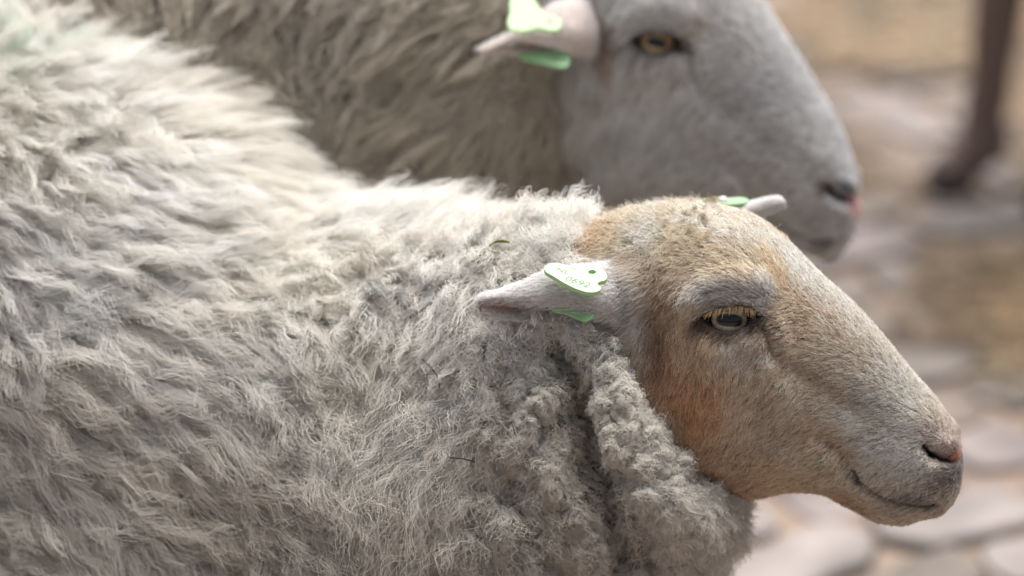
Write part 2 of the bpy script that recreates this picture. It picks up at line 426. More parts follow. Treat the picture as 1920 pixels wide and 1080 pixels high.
head_st = [  # Tx, Ty, Bx, By, halfwidth, exp, egg
    (1060, 470, 1180, 860, .040, 1.0, 0.0),
    (1130, 444, 1230, 900, .048, 1.0, 0.05),
    (1210, 420, 1290, 925, .054, 0.95, 0.10),
    (1300, 410, 1345, 920, .057, 0.90, 0.18),
    (1390, 420, 1395, 918, .058, 0.86, 0.22),
    (1462, 462, 1445, 911, .054, 0.86, 0.20),
    (1530, 522, 1500, 907, .046, 0.90, 0.10),
    (1598, 578, 1555, 917, .0385, 0.93, 0.05),
    (1655, 640, 1602, 944, .034, 0.93, 0.02),
    (1708, 703, 1650, 967, .031, 0.92, 0.0),
    (1754, 757, 1695, 971, .030, 0.92, 0.0),
    (1786, 805, 1730, 961, .029, 0.92, 0.0),
    (1802, 850, 1762, 952, .024, 0.95, 0.0),
    (1800, 895, 1782, 935, .013, 1.0, 0.0),
    (1797, 912, 1792, 920, .003, 1.0, 0.0),
]
body_st = [
    (-2250, 260, -2250, 700, .10, 1.0, 0.0),
    (-2150, 60, -2200, 1050, .19, 0.95, 0.0),
    (-1700, -120, -1750, 1350, .24, 0.9, -0.05),
    (-1100, -130, -1150, 1500, .26, 0.9, -0.08),
    (-500, -60, -520, 1620, .26, 0.9, -0.08),
    (-50, 80, -20, 1640, .245, 0.92, -0.06),
    (250, 246, 330, 1620, .22, 0.95, -0.05),
    (480, 405, 680, 1560, .19, 0.95, -0.04),
    (680, 458, 960, 1440, .155, 0.98, -0.03),
    (850, 462, 1170, 1300, .125, 1.0, 0.0),
    (980, 438, 1295, 1130, .10, 1.0, -0.03),
    (1075, 440, 1352, 1010, .096, 1.0, -0.18),
    (1140, 530, 1378, 955, .084, 1.0, -0.30),
    (1205, 640, 1372, 905, .050, 1.0, -0.25),
]
# dark folds of the ruff, photo px: points, radius px, depth mm
FOLDS = [
    ([(1035, 640), (1062, 690), (1080, 740), (1062, 800), (1075, 850), (1105, 920), (1140, 985), (1165, 1060)], 30, -52),
    ([(1020, 640), (1028, 690), (1000, 740), (1012, 800), (1000, 850)], 15, -20),
    ([(1110, 700), (1105, 760), (1118, 830), (1150, 900), (1195, 980), (1225, 1060)], 20, -30),
    ([(1140, 725), (1152, 800), (1180, 870), (1215, 940)], 8, -11),
    ([(1120, 790), (1160, 800), (1190, 790)], 7, -6), ([(1150, 900), (1210, 880), (1250, 890)], 8, -7), ([(1250, 830), (1262, 900), (1290, 960)], 8, -8),
    ([(1185, 800), (1175, 870), (1205, 930), (1250, 1000), (1275, 1060)], 9, -12),
    ([(1055, 700), (1075, 745), (1085, 790)], 26, -14),
    ([(890, 900), (925, 930), (900, 990), (940, 1050)], 12, -12),
    ([(930, 700), (960, 760), (945, 840), (965, 900), (935, 960)], 16, -17),
    ([(1050, 630), (1100, 665), (1150, 690), (1200, 720)], 14, -12),
    ([(930, 880), (985, 960), (1030, 1030), (1060, 1080)], 17, -14),
    ([(700, 770), (690, 860), (720, 950)], 16, -6),
    ([(780, 740), (850, 740), (890, 780), (880, 830)], 12, -5),
    ([(640, 640), (650, 760), (640, 900)], 26, -5),
    ([(900, 600), (960, 640), (1030, 650)], 12, -8),
]
RIDGES = [
    ([(1085, 660), (1120, 690), (1160, 700)], 16, 5), ([(1045, 720), (1035, 800), (1040, 880), (1080, 960), (1120, 1050)], 15, 6),
    ([(1098, 740), (1085, 810), (1110, 880), (1150, 960), (1185, 1050)], 12, 5), ([(1180, 760), (1210, 860), (1260, 950)], 55, 6),
    ([(975, 720), (985, 800), (975, 880)], 18, 5), ([(960, 440), (1050, 420)], 50, 4),
]
def ident(x, y): return (x, y)

def build_body_grid(st, planes, nu, nv, folds, lumps=True, f=ident):
    pb, ph = planes
    n = len(st)
    def plane_of(r):
        T, B = pb.hit(r[0], r[1]), pb.hit(r[2], r[3]); k = r[7]
        if k > 0:
            T = T * (1 - k) + ph.hit(r[0], r[1]) * k; B = B * (1 - k) + ph.hit(r[2], r[3]) * k
        return T, B, nrm(pb.L * (1 - k) + ph.L * k)
    rows = [tuple(r) + (float(smooth(0.62, 1.0, i / (n - 1))),) for i, r in enumerate(st)]
    G = loft(rows, nu, nv, plane_of); Nn = grid_normals(G).reshape(-1, 3); V = G.reshape(-1, 3)
    if folds:
        b = bvh_of(V, grid_faces(nu, nv)); Q, _ = pb.near(V); D = np.zeros(len(V))
        jig = V + 0.004 * np.stack([vnoise(V, 60, 5), vnoise(V, 60, 6), vnoise(V, 60, 7)], 1)
        Qj, _ = pb.near(jig)
        for pts, r, mm in folds:
            W = [cast(b, *f(*p))[0] for p in pts]; W = np.array([x for x in W if x is not None])
            if len(W) < 2: continue
            d, par = segdist(Qj, W); D += mm * 0.001 * np.exp(-(d / (r * 0.00035))**2) * (0.4 + 0.6 * np.sin(np.pi * np.clip(par, 0.05, 0.95)))
        V = V + Nn * D[:, None]; build_body_grid.D = D
    if lumps:
        px, py, _ = proj(pb.near(V)[0])
        k = idw(px, py, LUMPS)
        lum = fbm(V, 26, 3, 21) + 1.6 * vnoise(V, 11, 15) * (px < 900); cell = np.abs(vnoise(V, 75, 31)) * 2 - 0.8 + 0.6 * np.abs(vnoise(V, 130, 37))
        wx = 14 * vnoise(V, 30, 51); sidez = 40.0 * ((V - pb.O) @ pb.L > 0)
        rope = 1 - 2.2 * np.abs(vnoise(np.stack([(px + wx) / 34, py / 150 + px / 300, sidez], 1), 1.0, 61)) - 0.5 * np.abs(vnoise(np.stack([(px + wx) / 15, py / 45, sidez], 1), 1.0, 64))
        V = V + Nn * (0.001 * k[:, 2] * rope)[:, None]
        V = V + Nn * (0.001 * (k[:, 0] * lum - k[:, 1] * (1 - np.clip(cell * 1.4 + 0.6, 0, 1))))[:, None]
    return V.reshape(nu, nv, 3)
LUMPS = [(200, 200, 4, 0, 0), (600, 400, 3.5, 0, 0), (300, 700, 5.5, 1, 0), (300, 1000, 8, 2, 0), (700, 900, 6, 2, 1), (850, 600, 4, 0, 0), (900, 450, 4, 0, 0), (960, 520, 3, 0, 0), (850, 850, 5, 1, 3),
         (980, 780, 3, 3, 8), (1060, 950, 3, 3, 12), (1120, 780, 3, 3, 10), (1000, 1040, 3, 3, 9), (1220, 850, 2, 6, 4), (1280, 950, 3, 5, 5), (1150, 1040, 3, 3, 10), (1050, 400, 3, 0, 0), (-1500, 500, 8, 0, 0)]

def skin_colour(V): return V

def ear_grid(secs, f, plane_d, n_s=40, n_a=30, thick=0.0034):
    """ear as a cupped sheet. secs rows: five (px, py, depth) points across the ear, rim to rim"""
    S = np.array([[P(*f(x, y), plane_d + dz) for x, y, dz in row] for row in secs])   # rows, 5, 3
    m = S.shape[1]
    A = cubic(S.reshape(len(S), -1), n_s).reshape(n_s, m, 3)
    G = np.stack([cubic(A[i], n_a) for i in range(n_s)])
    du = np.gradient(G, axis=0); dv = np.gradient(G, axis=1); Nn = nrm(np.cross(dv, du))
    e = np.minimum(1, np.sqrt(np.sin(np.linspace(0.03, np.pi - 0.03, n_a)) * 2))[None, :, None] * np.minimum(1, np.linspace(6, 0.6, n_s))[:, None, None]
    top = G + Nn * thick / 2 * e; bot = G - Nn * thick / 2 * e
    ring = np.concatenate([top, bot[:, ::-1]], 1)       # closed ring of 2*n_a
    return G, Nn, ring

EAR_NEAR = [
    [(1215, 606, .030), (1225, 560, .030), (1225, 520, .034), (1225, 530, .040), (1205, 622, .036)],
    [(1165, 602, .002), (1172, 556, -.002), (1158, 501, .010), (1165, 540, .022), (1155, 620, .012)],
    [(1110, 592, -.012), (1110, 556, -.016), (1098, 506, -.004), (1100, 545, .012), (1098, 615, .001)],
    [(1050, 577, -.013), (1048, 549, -.015), (1038, 512, -.006), (1045, 555, .008), (1050, 611, .000)],
    [(990, 568, -.014), (990, 551, -.015), (987, 533, -.009), (988, 570, .002), (990, 606, -.003)],
    [(945, 562, -.015), (945, 555, -.015), (942, 550, -.011), (944, 574, -.004), (945, 599, -.007)],
    [(915, 564, -.016), (914, 559, -.016), (912, 557, -.014), (913, 572, -.010), (915, 590, -.012)],
    [(902, 564, -.016), (900, 564, -.016), (899, 566, -.015), (900, 576, -.013), (902, 582, -.015)],
]
EAR_FAR_SIDE = [   # the ear on the other side of the near head, held forward
    [(1270, 470, .0), (1275, 440, .012), (1285, 420, .006), (1290, 440, -.008), (1290, 475, -.002)],
    [(1330, 440, .0), (1330, 415, .012), (1335, 398, .006), (1340, 415, -.008), (1340, 450, -.002)],
    [(1385, 420, .0), (1385, 402, .010), (1390, 388, .004), (1390, 400, -.006), (1390, 425, -.002)],
    [(1425, 400, .0), (1425, 390, .006), (1428, 380, .002), (1428, 386, -.004), (1428, 402, -.002)],
    [(1450, 390, .0), (1450, 382, .003), (1453, 375, .001), (1452, 380, -.003), (1452, 391, -.001)],
    [(1463, 384, .0), (1464, 380, .001), (1465, 378, .0), (1465, 380, -.001), (1464, 386, -.0005)],
]
EAR_FAR_SHEEP = [
    [(1130, 112, .05), (1140, 60, .05), (1135, 15, .05), (1130, 30, .060), (1120, 110, .056)],
    [(1082, 104, .002), (1090, 55, -.006), (1078, 6, .008), (1072, 30, .024), (1068, 110, .012)],
    [(1045, 92, -.012), (1050, 55, -.016), (1040, 12, -.004), (1040, 45, .012), (1040, 104, .001)],
    [(1005, 82, -.013), (1008, 60, -.015), (1000, 38, -.006), (1000, 60, .006), (1005, 101, -.002)],
    [(970, 78, -.014), (970, 68, -.015), (965, 62, -.009), (965, 80, .000), (972, 100, -.005)],
    [(935, 88, -.015), (935, 82, -.015), (932, 78, -.011), (933, 86, -.006), (937, 99, -.009)],
    [(910, 96, -.016), (909, 93, -.016), (907, 91, -.014), (908, 94, -.011), (911, 100, -.012)],
    [(900, 97, -.016), (899, 96, -.016), (898, 95, -.015), (899, 97, -.014), (901, 99, -.015)],
]
# coat colours in near-head pixels
COAT_NEAR = ('#', (184, 162, 140), [
    (1480, 760, 120, 90, 30, (180, 158, 138), .6), (1350, 860, 120, 44, 0, (176, 144, 114), .8), (1450, 900, 120, 28, 0, (176, 140, 108), .7),
    (1300, 740, 66, 110, 15, (170, 122, 86), .75), (1262, 690, 45, 80, 0, (156, 104, 68), .55), (1236, 600, 36, 105, 0, (98, 66, 42), .92),
    (1300, 640, 46, 70, 0, (164, 134, 106), .6), (1250, 520, 60, 60, 0, (150, 128, 104), .6), (1330, 780, 60, 70, 0, (186, 130, 88), .5),
    (1230, 430, 120, 50, -10, (210, 190, 162), .95), (1150, 430, 50, 50, 0, (198, 164, 126), .6), (1098, 440, 46, 50, -50, (166, 88, 40), .95),
    (1292, 422, 60, 24, 10, (100, 86, 68), .8), (1200, 470, 60, 30, 0, (150, 126, 98), .6), (1245, 445, 34, 26, 0, (226, 218, 204), .85), (1265, 385, 60, 14, 0, (212, 180, 148), .5),
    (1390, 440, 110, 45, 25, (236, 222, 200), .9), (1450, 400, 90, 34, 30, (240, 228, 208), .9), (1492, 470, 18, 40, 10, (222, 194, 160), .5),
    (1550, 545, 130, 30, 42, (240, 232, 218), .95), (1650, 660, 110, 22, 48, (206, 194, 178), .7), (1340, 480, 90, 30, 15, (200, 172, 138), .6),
    (1455, 512, 24, 50, -20, (208, 166, 122), .65),
    (1366, 548, 62, 20, 8, (182, 180, 180), .85), (1430, 560, 24, 34, 0, (206, 200, 196), .8), (1400, 650, 60, 24, -10, (178, 168, 158), .7),
    (1425, 605, 36, 12, 20, (60, 50, 50), .9), (1447, 634, 12, 32, -18, (38, 28, 24), .97), (1440, 604, 16, 9, 0, (38, 30, 30), .9), (1318, 600, 16, 18, 0, (92, 80, 76), .8),
    (1560, 640, 90, 60, 40, (184, 164, 144), .7), (1500, 610, 60, 60, 0, (182, 152, 126), .6), (1670, 760, 100, 90, 0, (194, 186, 174), .85), (1690, 860, 100, 66, 20, (190, 184, 174), .85),
    (1580, 745, 60, 14, 38, (134, 116, 98), .55), (1520, 695, 40, 14, 50, (140, 120, 102), .4), (1560, 830, 60, 30, 30, (158, 128, 100), .6),
    (1785, 815, 30, 40, 0, (146, 130, 124), .8), (1740, 815, 30, 24, 0, (150, 140, 134), .6),
    (1770, 905, 46, 26, -30, (112, 104, 100), .75), (1725, 935, 60, 12, 18, (108, 104, 104), .8), (1795, 880, 18, 28, 0, (96, 92, 96), .8),
    (1680, 965, 70, 20, 10, (178, 156, 136), .7), (1600, 935, 50, 18, 20, (150, 116, 86), .7), (1612, 893, 14, 10, 40, (60, 64, 70), .8),
    (1800, 861, 14, 12, 0, (206, 120, 100), .95), (1768, 860, 26, 7, 12, (60, 36, 34), .9), (1742, 847, 9, 9, 0, (30, 20, 20), .95),
    (1172, 560, 52, 66, 0, (214, 210, 208), .95), (1200, 505, 40, 40, 10, (190, 174, 156), .5), (1130, 620, 50, 18, 0, (200, 186, 176), .7), (1190, 640, 40, 30, 0, (178, 160, 146), .6), (1320, 880, 26, 50, -20, (206, 194, 182), .7), (1262, 790, 20, 60, -20, (196, 176, 160), .5),
])
COAT_FAR = ('#', (206, 202, 199), [
    (1232, 78, 70, 40, 0, (184, 182, 184), .7), (1262, 128, 60, 26, 20, (196, 190, 190), .7), (1300, 75, 26, 40, 30, (170, 146, 128), .6), (1070, 250, 60, 160, 0, (168, 156, 142), .8), (1150, 60, 30, 90, 0, (78, 56, 40), .97),
    (1180, 150, 50, 60, 0, (166, 154, 140), .6), (1130, 170, 60, 60, 0, (160, 152, 146), .5), (1260, 160, 60, 40, 0, (176, 158, 144), .5), (1460, 90, 60, 20, 55, (232, 232, 232), .9), (1540, 200, 90, 26, 58, (236, 236, 238), .9),
    (1430, 180, 60, 70, 50, (196, 196, 198), .6), (1500, 155, 30, 20, 40, (150, 148, 148), .5), (1590, 300, 40, 30, 60, (222, 222, 224), .8), (1585, 345, 24, 20, 30, (104, 108, 112), .85),
    (1585, 352, 26, 22, 30, (66, 70, 76), .8), (1540, 356, 12, 22, -20, (50, 34, 32), .9), (1566, 366, 40, 10, 32, (30, 20, 20), .97), (1612, 385, 20, 24, 0, (214, 140, 134), .95), (1615, 415, 12, 22, 0, (226, 216, 208), .9),
    (1545, 415, 36, 16, 0, (110, 112, 114), .7), (1555, 458, 34, 8, 0, (56, 54, 54), .9), (1580, 470, 20, 14, 0, (214, 210, 206), .7), (1450, 330, 90, 60, 0, (196, 188, 180), .6), (1400, 380, 90, 30, 0, (170, 156, 142), .5),
    (1280, 92, 26, 8, 15, (24, 20, 20), .95), (1300, 105, 18, 8, 45, (36, 30, 28), .9), (1320, 110, 14, 20, 0, (140, 138, 138), .5),
])
def far_map(x, y):
    rx, ry = x - 1368, y - 598; return (1232 + .95 * (rx * .9925 - ry * .1219), 78 + .95 * (rx * .1219 + ry * .9925))

def legs_into(sh, pl, xs, ztop, rtop, hoofs):
    """four jointed legs from the belly to the ground; xs = along-body metres from plane origin"""
    X = nrm(np.cross(pl.L, [0, 0, 1.0])); X = X if X[0] > 0 else -X; L = pl.L
    for k, x in enumerate(xs):
        for sd_ in (-1, 1):
            b = np.array([pl.O[0], pl.O[1], 0]) + X * x + L * sd_ * 0.10; up = np.array([0, 0, 1.0])
            fr = x == max(xs); j = 0.0 if fr else -0.03
            pts = [b + up * ztop, b + up * (ztop * .72) + X * (j + .01), b + up * .24 + X * j * 1.4, b + up * .14 + X * j * .6, b + up * .075 + X * j * .4, b + up * .045 + X * .012, b + up * .02 + X * .02]
            add_tube(sh, pts, [rtop, rtop * .7, .027, .019, .021, .018, .022], 16, col=lin((170, 150, 130)))
            for q in (-1, 1):
                hoofs.append(tube([b + up * .038 + X * .018 + L * q * .011, b + up * .018 + X * .026 + L * q * .012, b + up * .001 + X * .034 + L * q * .012], [.012, .016, .018], 12))

def build_animal_mesh(hd, bodyG, ears, pl_b, coat, coat_map, xs, root, wool_col, ztop=.42):
    sh = Shell(); out = {}
    V, F_ = hd.close()
    Q, _ = hd.pl.near(V); px, py, _ = proj(Q); C = eye_paint(blobs(px, py, coat[1], coat[2]) * 0.8, *coat_map(px, py))
    out['head'] = (V, F_, C)
    sh.V.append(V); sh.F += F_; sh.C.append(C); sh.n += len(V)
    nu, nv, _ = bodyG.shape; B = bodyG.reshape(-1, 3)
    sh.add(B, grid_faces(nu, nv), np.tile(lin(wool_col) * .75, (len(B), 1)))  # body under the fleece coloured darker so gaps between locks look shaded
    for G, Nn, ring in ears:
        r = ring.reshape(-1, 3); sh.add(r, grid_faces(ring.shape[0], ring.shape[1]), np.tile(lin((214, 196, 188)), (len(r), 1)))
    hoofs = []; legs_into(sh, pl_b, xs, ztop, .06, hoofs)
    V, F_, C = sh.arrays(); o = mesh_obj('body', V, F_, M_SKIN, root, C)
    for hv, hf in hoofs: mesh_obj('hoof', hv, hf, M_HOOF, root)
    return out

# ---- near sheep geometry
sheep = empty('sheep', Vector(np.append(PB.hit(500, 800)[:2], 0)))
tag(sheep, 'cream woolly sheep with a tan face in front, lowered head in sharp focus', 'sheep', 'sheep standing side by side')
hn = Head(head_st, PH, ident, 0.00035)
hn.stroke(STROKES)
eye_c, eye_n = carve_eye(hn)
BG = build_body_grid(body_st, (PB, PH), 620, 420, FOLDS + RIDGES); NEAR_DEPTH = build_body_grid.D
ears_n = [ear_grid(EAR_NEAR, ident, 1.560), ear_grid(EAR_FAR_SIDE, ident, 1.665)]
near_parts = build_animal_mesh(hn, BG, ears_n, PB, COAT_NEAR, lambda a, b: (a, b), (-.98, -.24), sheep, (150, 138, 122))

# ---- far sheep geometry
PFH = Plane(P(1330, 200, 1.90), camvec(0.20, 0.28, 0.94))
PFB = Plane(P(900, 250, 1.96), np.array([math.sin(rad(20)), math.cos(rad(20)), 0]))
far_head_st = [
    (960, -150, 1040, 330, .050, 1.0, 0), (1060, -190, 1120, 365, .060, .96, .1), (1180, -190, 1200, 395, .066, .92, .15), (1300, -140, 1280, 405, .066, .88, .2),
    (1385, -45, 1335, 412, .060, .88, .18), (1436, 22, 1385, 420, .051, .9, .1), (1484, 92, 1430, 432, .044, .93, .05), (1528, 162, 1470, 446, .040, .93, 0),
    (1566, 228, 1503, 462, .037, .92, 0), (1592, 288, 1533, 474, .035, .92, 0), (1606, 335, 1556, 478, .033, .92, 0), (1611, 378, 1573, 470, .026, .95, 0),
    (1607, 412, 1586, 455, .014, 1, 0), (1600, 436, 1591, 447, .003, 1, 0)]
far_body_st = [(-1600, 0, -1600, 500, .1, 1, 0), (-1500, -300, -1550, 900, .2, .95, 0), (-1000, -480, -1050, 1100, .26, .9, -.05), (-400, -470, -420, 1150, .27, .9, -.05),
    (0, -430, 20, 1150, .26, .92, -.05), (300, -380, 400, 1050, .23, .95, 0), (540, -320, 660, 900, .19, 1, 0), (740, -270, 860, 720, .15, 1, 0),
    (890, -220, 985, 540, .115, 1, .05), (985, -180, 1060, 430, .088, 1, .08), (1050, -120, 1095, 380, .06, 1, .08), (1090, 0, 1105, 300, .02, 1, 0)]
FFOLDS = [([(600, 20), (560, 90), (548, 170), (555, 250)], 22, -16), ([(670, 30), (640, 90), (615, 180), (600, 250)], 16, -10), ([(520, 0), (510, 100), (520, 200)], 14, -6),
          ([(1070, 115), (1062, 150)], 12, -8), ([(450, 20), (430, 120), (470, 230)], 18, -5)]
far_sheep = empty('sheep', Vector(np.append(PFB.hit(400, 600)[:2], 0)))
tag(far_sheep, 'white faced woolly sheep standing behind the tan faced one, slightly out of focus', 'sheep', 'sheep standing side by side')
hf = Head(far_head_st, PFH, far_map, 0.00039, 300, 280)
hf.stroke([s for s in STROKES if s[0][0] != (1250, 600)])
feye_c, feye_n = carve_eye(hf)
FBG = build_body_grid(far_body_st, (PFB, PFH), 300, 240, FFOLDS, lumps=False)
FBG = (FBG.reshape(-1, 3) + grid_normals(FBG).reshape(-1, 3) * (0.008 * fbm(FBG.reshape(-1, 3), 22, 3, 4))[:, None]).reshape(FBG.shape)
ears_f = [ear_grid(EAR_FAR_SHEEP, ident, 1.80), ]
m2 = PFH.mirror(ears_f[0][0]); ears_f.append((m2, PFH.mirror(ears_f[0][1] + PFH.O) - PFH.mirror(PFH.O), PFH.mirror(ears_f[0][2].reshape(-1, 3)).reshape(ears_f[0][2].shape)[:, ::-1]))
far_parts = build_animal_mesh(hf, FBG, ears_f, PFB, COAT_FAR, inv_far, (-.92, -.22), far_sheep, (140, 130, 118), ztop=.42)

# ------------------------------------------------------------------ strands
def tri_of(F_):
    if isinstance(F_, np.ndarray): return np.vstack([F_[:, [0, 1, 2]], F_[:, [0, 2, 3]]])
    q = np.array([f for f in F_ if len(f) == 4]); t = np.array([f for f in F_ if len(f) == 3]).reshape(-1, 3)
    return np.vstack([q[:, [0, 1, 2]], q[:, [0, 2, 3]], t]) if len(q) else t
def vnormals(V, T):
    n = np.cross(V[T[:, 1]] - V[T[:, 0]], V[T[:, 2]] - V[T[:, 0]]); out = np.zeros_like(V)
    for k in range(3):
        for a in range(3): out[:, a] += np.bincount(T[:, k], n[:, a], len(V))
    return nrm(out)
def sample(V, T, n, weight, attrs=()):
    c = V[T].mean(1); fn = np.cross(V[T[:, 1]] - V[T[:, 0]], V[T[:, 2]] - V[T[:, 0]]); ar = np.linalg.norm(fn, axis=1)
    wgt = ar * weight(c, fn / np.maximum(ar, 1e-12)[:, None]); cs = np.cumsum(wgt); k = np.searchsorted(cs, rng.random(n) * cs[-1]); k = np.minimum(k, len(T) - 1)
    a, b = rng.random(n), rng.random(n); s = a + b > 1; a[s], b[s] = 1 - a[s], 1 - b[s]; ww = np.stack([1 - a - b, a, b], 1)
    return [np.einsum('nk,nkd->nd', ww, A[T[k]]) for A in (V, *attrs)]
def view_weight(c, fn, back=0.05):
    px, py, d = proj(c); fac = np.einsum('ij,ij->i', fn, nrm(Cc - c))
    vis = (fac > -0.30) & (px > -90) & (px < 2010) & (py > -90) & (py < 1170)
    return np.where(vis, 1.0, back)
def nearest(A, B):
    kd = kdtree.KDTree(len(B))
    for i, b in enumerate(B): kd.insert(b, i)
    kd.balance(); return np.fromiter((kd.find(a)[1] for a in A), int, len(A))
def tangent(px_dir, n):
    v = px_dir[:, :1] * Rr - px_dir[:, 1:2] * Uu; v = v - np.sum(v * n, 1, keepdims=True) * n; return nrm(v)
def curves_obj(name, S, r0, r1, colr, m, parent, r_scale=None, sn=None):
    n, K, _ = S.shape
    hc = bpy.data.hair_curves.new(name); hc.add_curves([K] * n)
    hc.attributes['position'].data.foreach_set('vector', S.astype(np.float32).ravel())
    t = np.linspace(0, 1, K); r = np.tile(r0 * (1 - t**1.6) + r1 * t**1.6, (n, 1))
    if r_scale is not None: r = r * r_scale[:, None]
    a = hc.attributes.get('radius') or hc.attributes.new('radius', 'FLOAT', 'POINT'); a.data.foreach_set('value', r.astype(np.float32).ravel())
    c = hc.attributes.new('col', 'FLOAT_COLOR', 'CURVE'); c.data.foreach_set('color', np.hstack([colr, np.ones((n, 1))]).astype(np.float32).ravel())
    if sn is None: sn = np.tile(-Ff, (n, 1))
    q = hc.attributes.new('snormal', 'FLOAT_VECTOR', 'CURVE'); q.data.foreach_set('vector', nrm(sn).astype(np.float32).ravel())
    hc.materials.append(m); return put(bpy.data.objects.new(name, hc), parent)
def grow(root, nrmal, c1, c1i, c2, c2i, f1, par, K=9):
    """two-level clumped strands. c1/c2: coarse and fine clump centres, *i: index per strand; f1: coarse direction;
       par per coarse clump: length mm, lift deg, clump, wave mm, wave count, frizz mm"""
    n = len(root); t = np.linspace(0, 1, K)[None, :, None]
    p = par[c1i]; L = p[:, 0:1, None] * 0.001; f = f1[c1i]
    # blend the clump's own normal with the strand's
    nn = nrmal; f = nrm(f - np.sum(f * nn, 1, keepdims=True) * nn); s = np.cross(nn, f)
    ls = rng.uniform(0.72, 1.12, (n, 1, 1)); lift = np.radians(p[:, 1])[:, None, None]
    th = lift * (1.35 - 0.75 * t)
    step = np.concatenate([np.zeros((n, 1, 1)), np.diff(t, axis=1) + np.zeros((n, 1, 1))], 1)
    along = np.cumsum(np.cos(th) * step, 1); up = np.cumsum(np.sin(th) * step, 1)
    S = root[:, None] + L * ls * (along * f[:, None] + up * nn[:, None])
    h = rng.random((len(c1), 3)); ph = h[c1i][:, None, :]; wv = p[:, 3][:, None, None] * .001; fr = p[:, 4][:, None, None] * (0.75 + 0.5 * ph[:, :, 2:3])
    env = t**0.6
    S = S + wv * env * (np.sin(2 * np.pi * (fr * t + ph[:, :, 0:1])) - np.sin(2 * np.pi * ph[:, :, 0:1])) * s[:, None]
    S = S + 0.7 * wv * env * (np.sin(2 * np.pi * (fr * t + ph[:, :, 1:2])) - np.sin(2 * np.pi * ph[:, :, 1:2])) * nn[:, None]
    h2 = rng.random((len(c2), 3)); q = h2[c2i][:, None, :]; w2 = wv * 0.45
    S = S + w2 * t * (np.sin(2 * np.pi * (fr * 1.7 * t + q[:, :, 0:1]))) * s[:, None] + w2 * t * np.sin(2 * np.pi * (fr * 1.9 * t + q[:, :, 1:2])) * nn[:, None]
    k = p[:, 2][:, None, None] * rng.choice([1.0, 0.25], (n, 1, 1), p=[0.9, 0.1])
    S = S + (c2[c2i] - root)[:, None] * k * t**0.8 + (c1[c1i] - c2[c2i])[:, None] * (k * 0.8) * t**1.5
    fz = p[:, 5][:, None, None] * 0.001 * rng.lognormal(0, 0.5, (n, 1, 1)); r = rng.random((n, 1, 6))
    for ax in range(3):
        S[..., ax] += (fz * t * np.sin(2 * np.pi * (r[:, :, ax:ax + 1] + (1.2 + 1.8 * r[:, :, 3 + ax:4 + ax]) * t)))[..., 0]
    return S

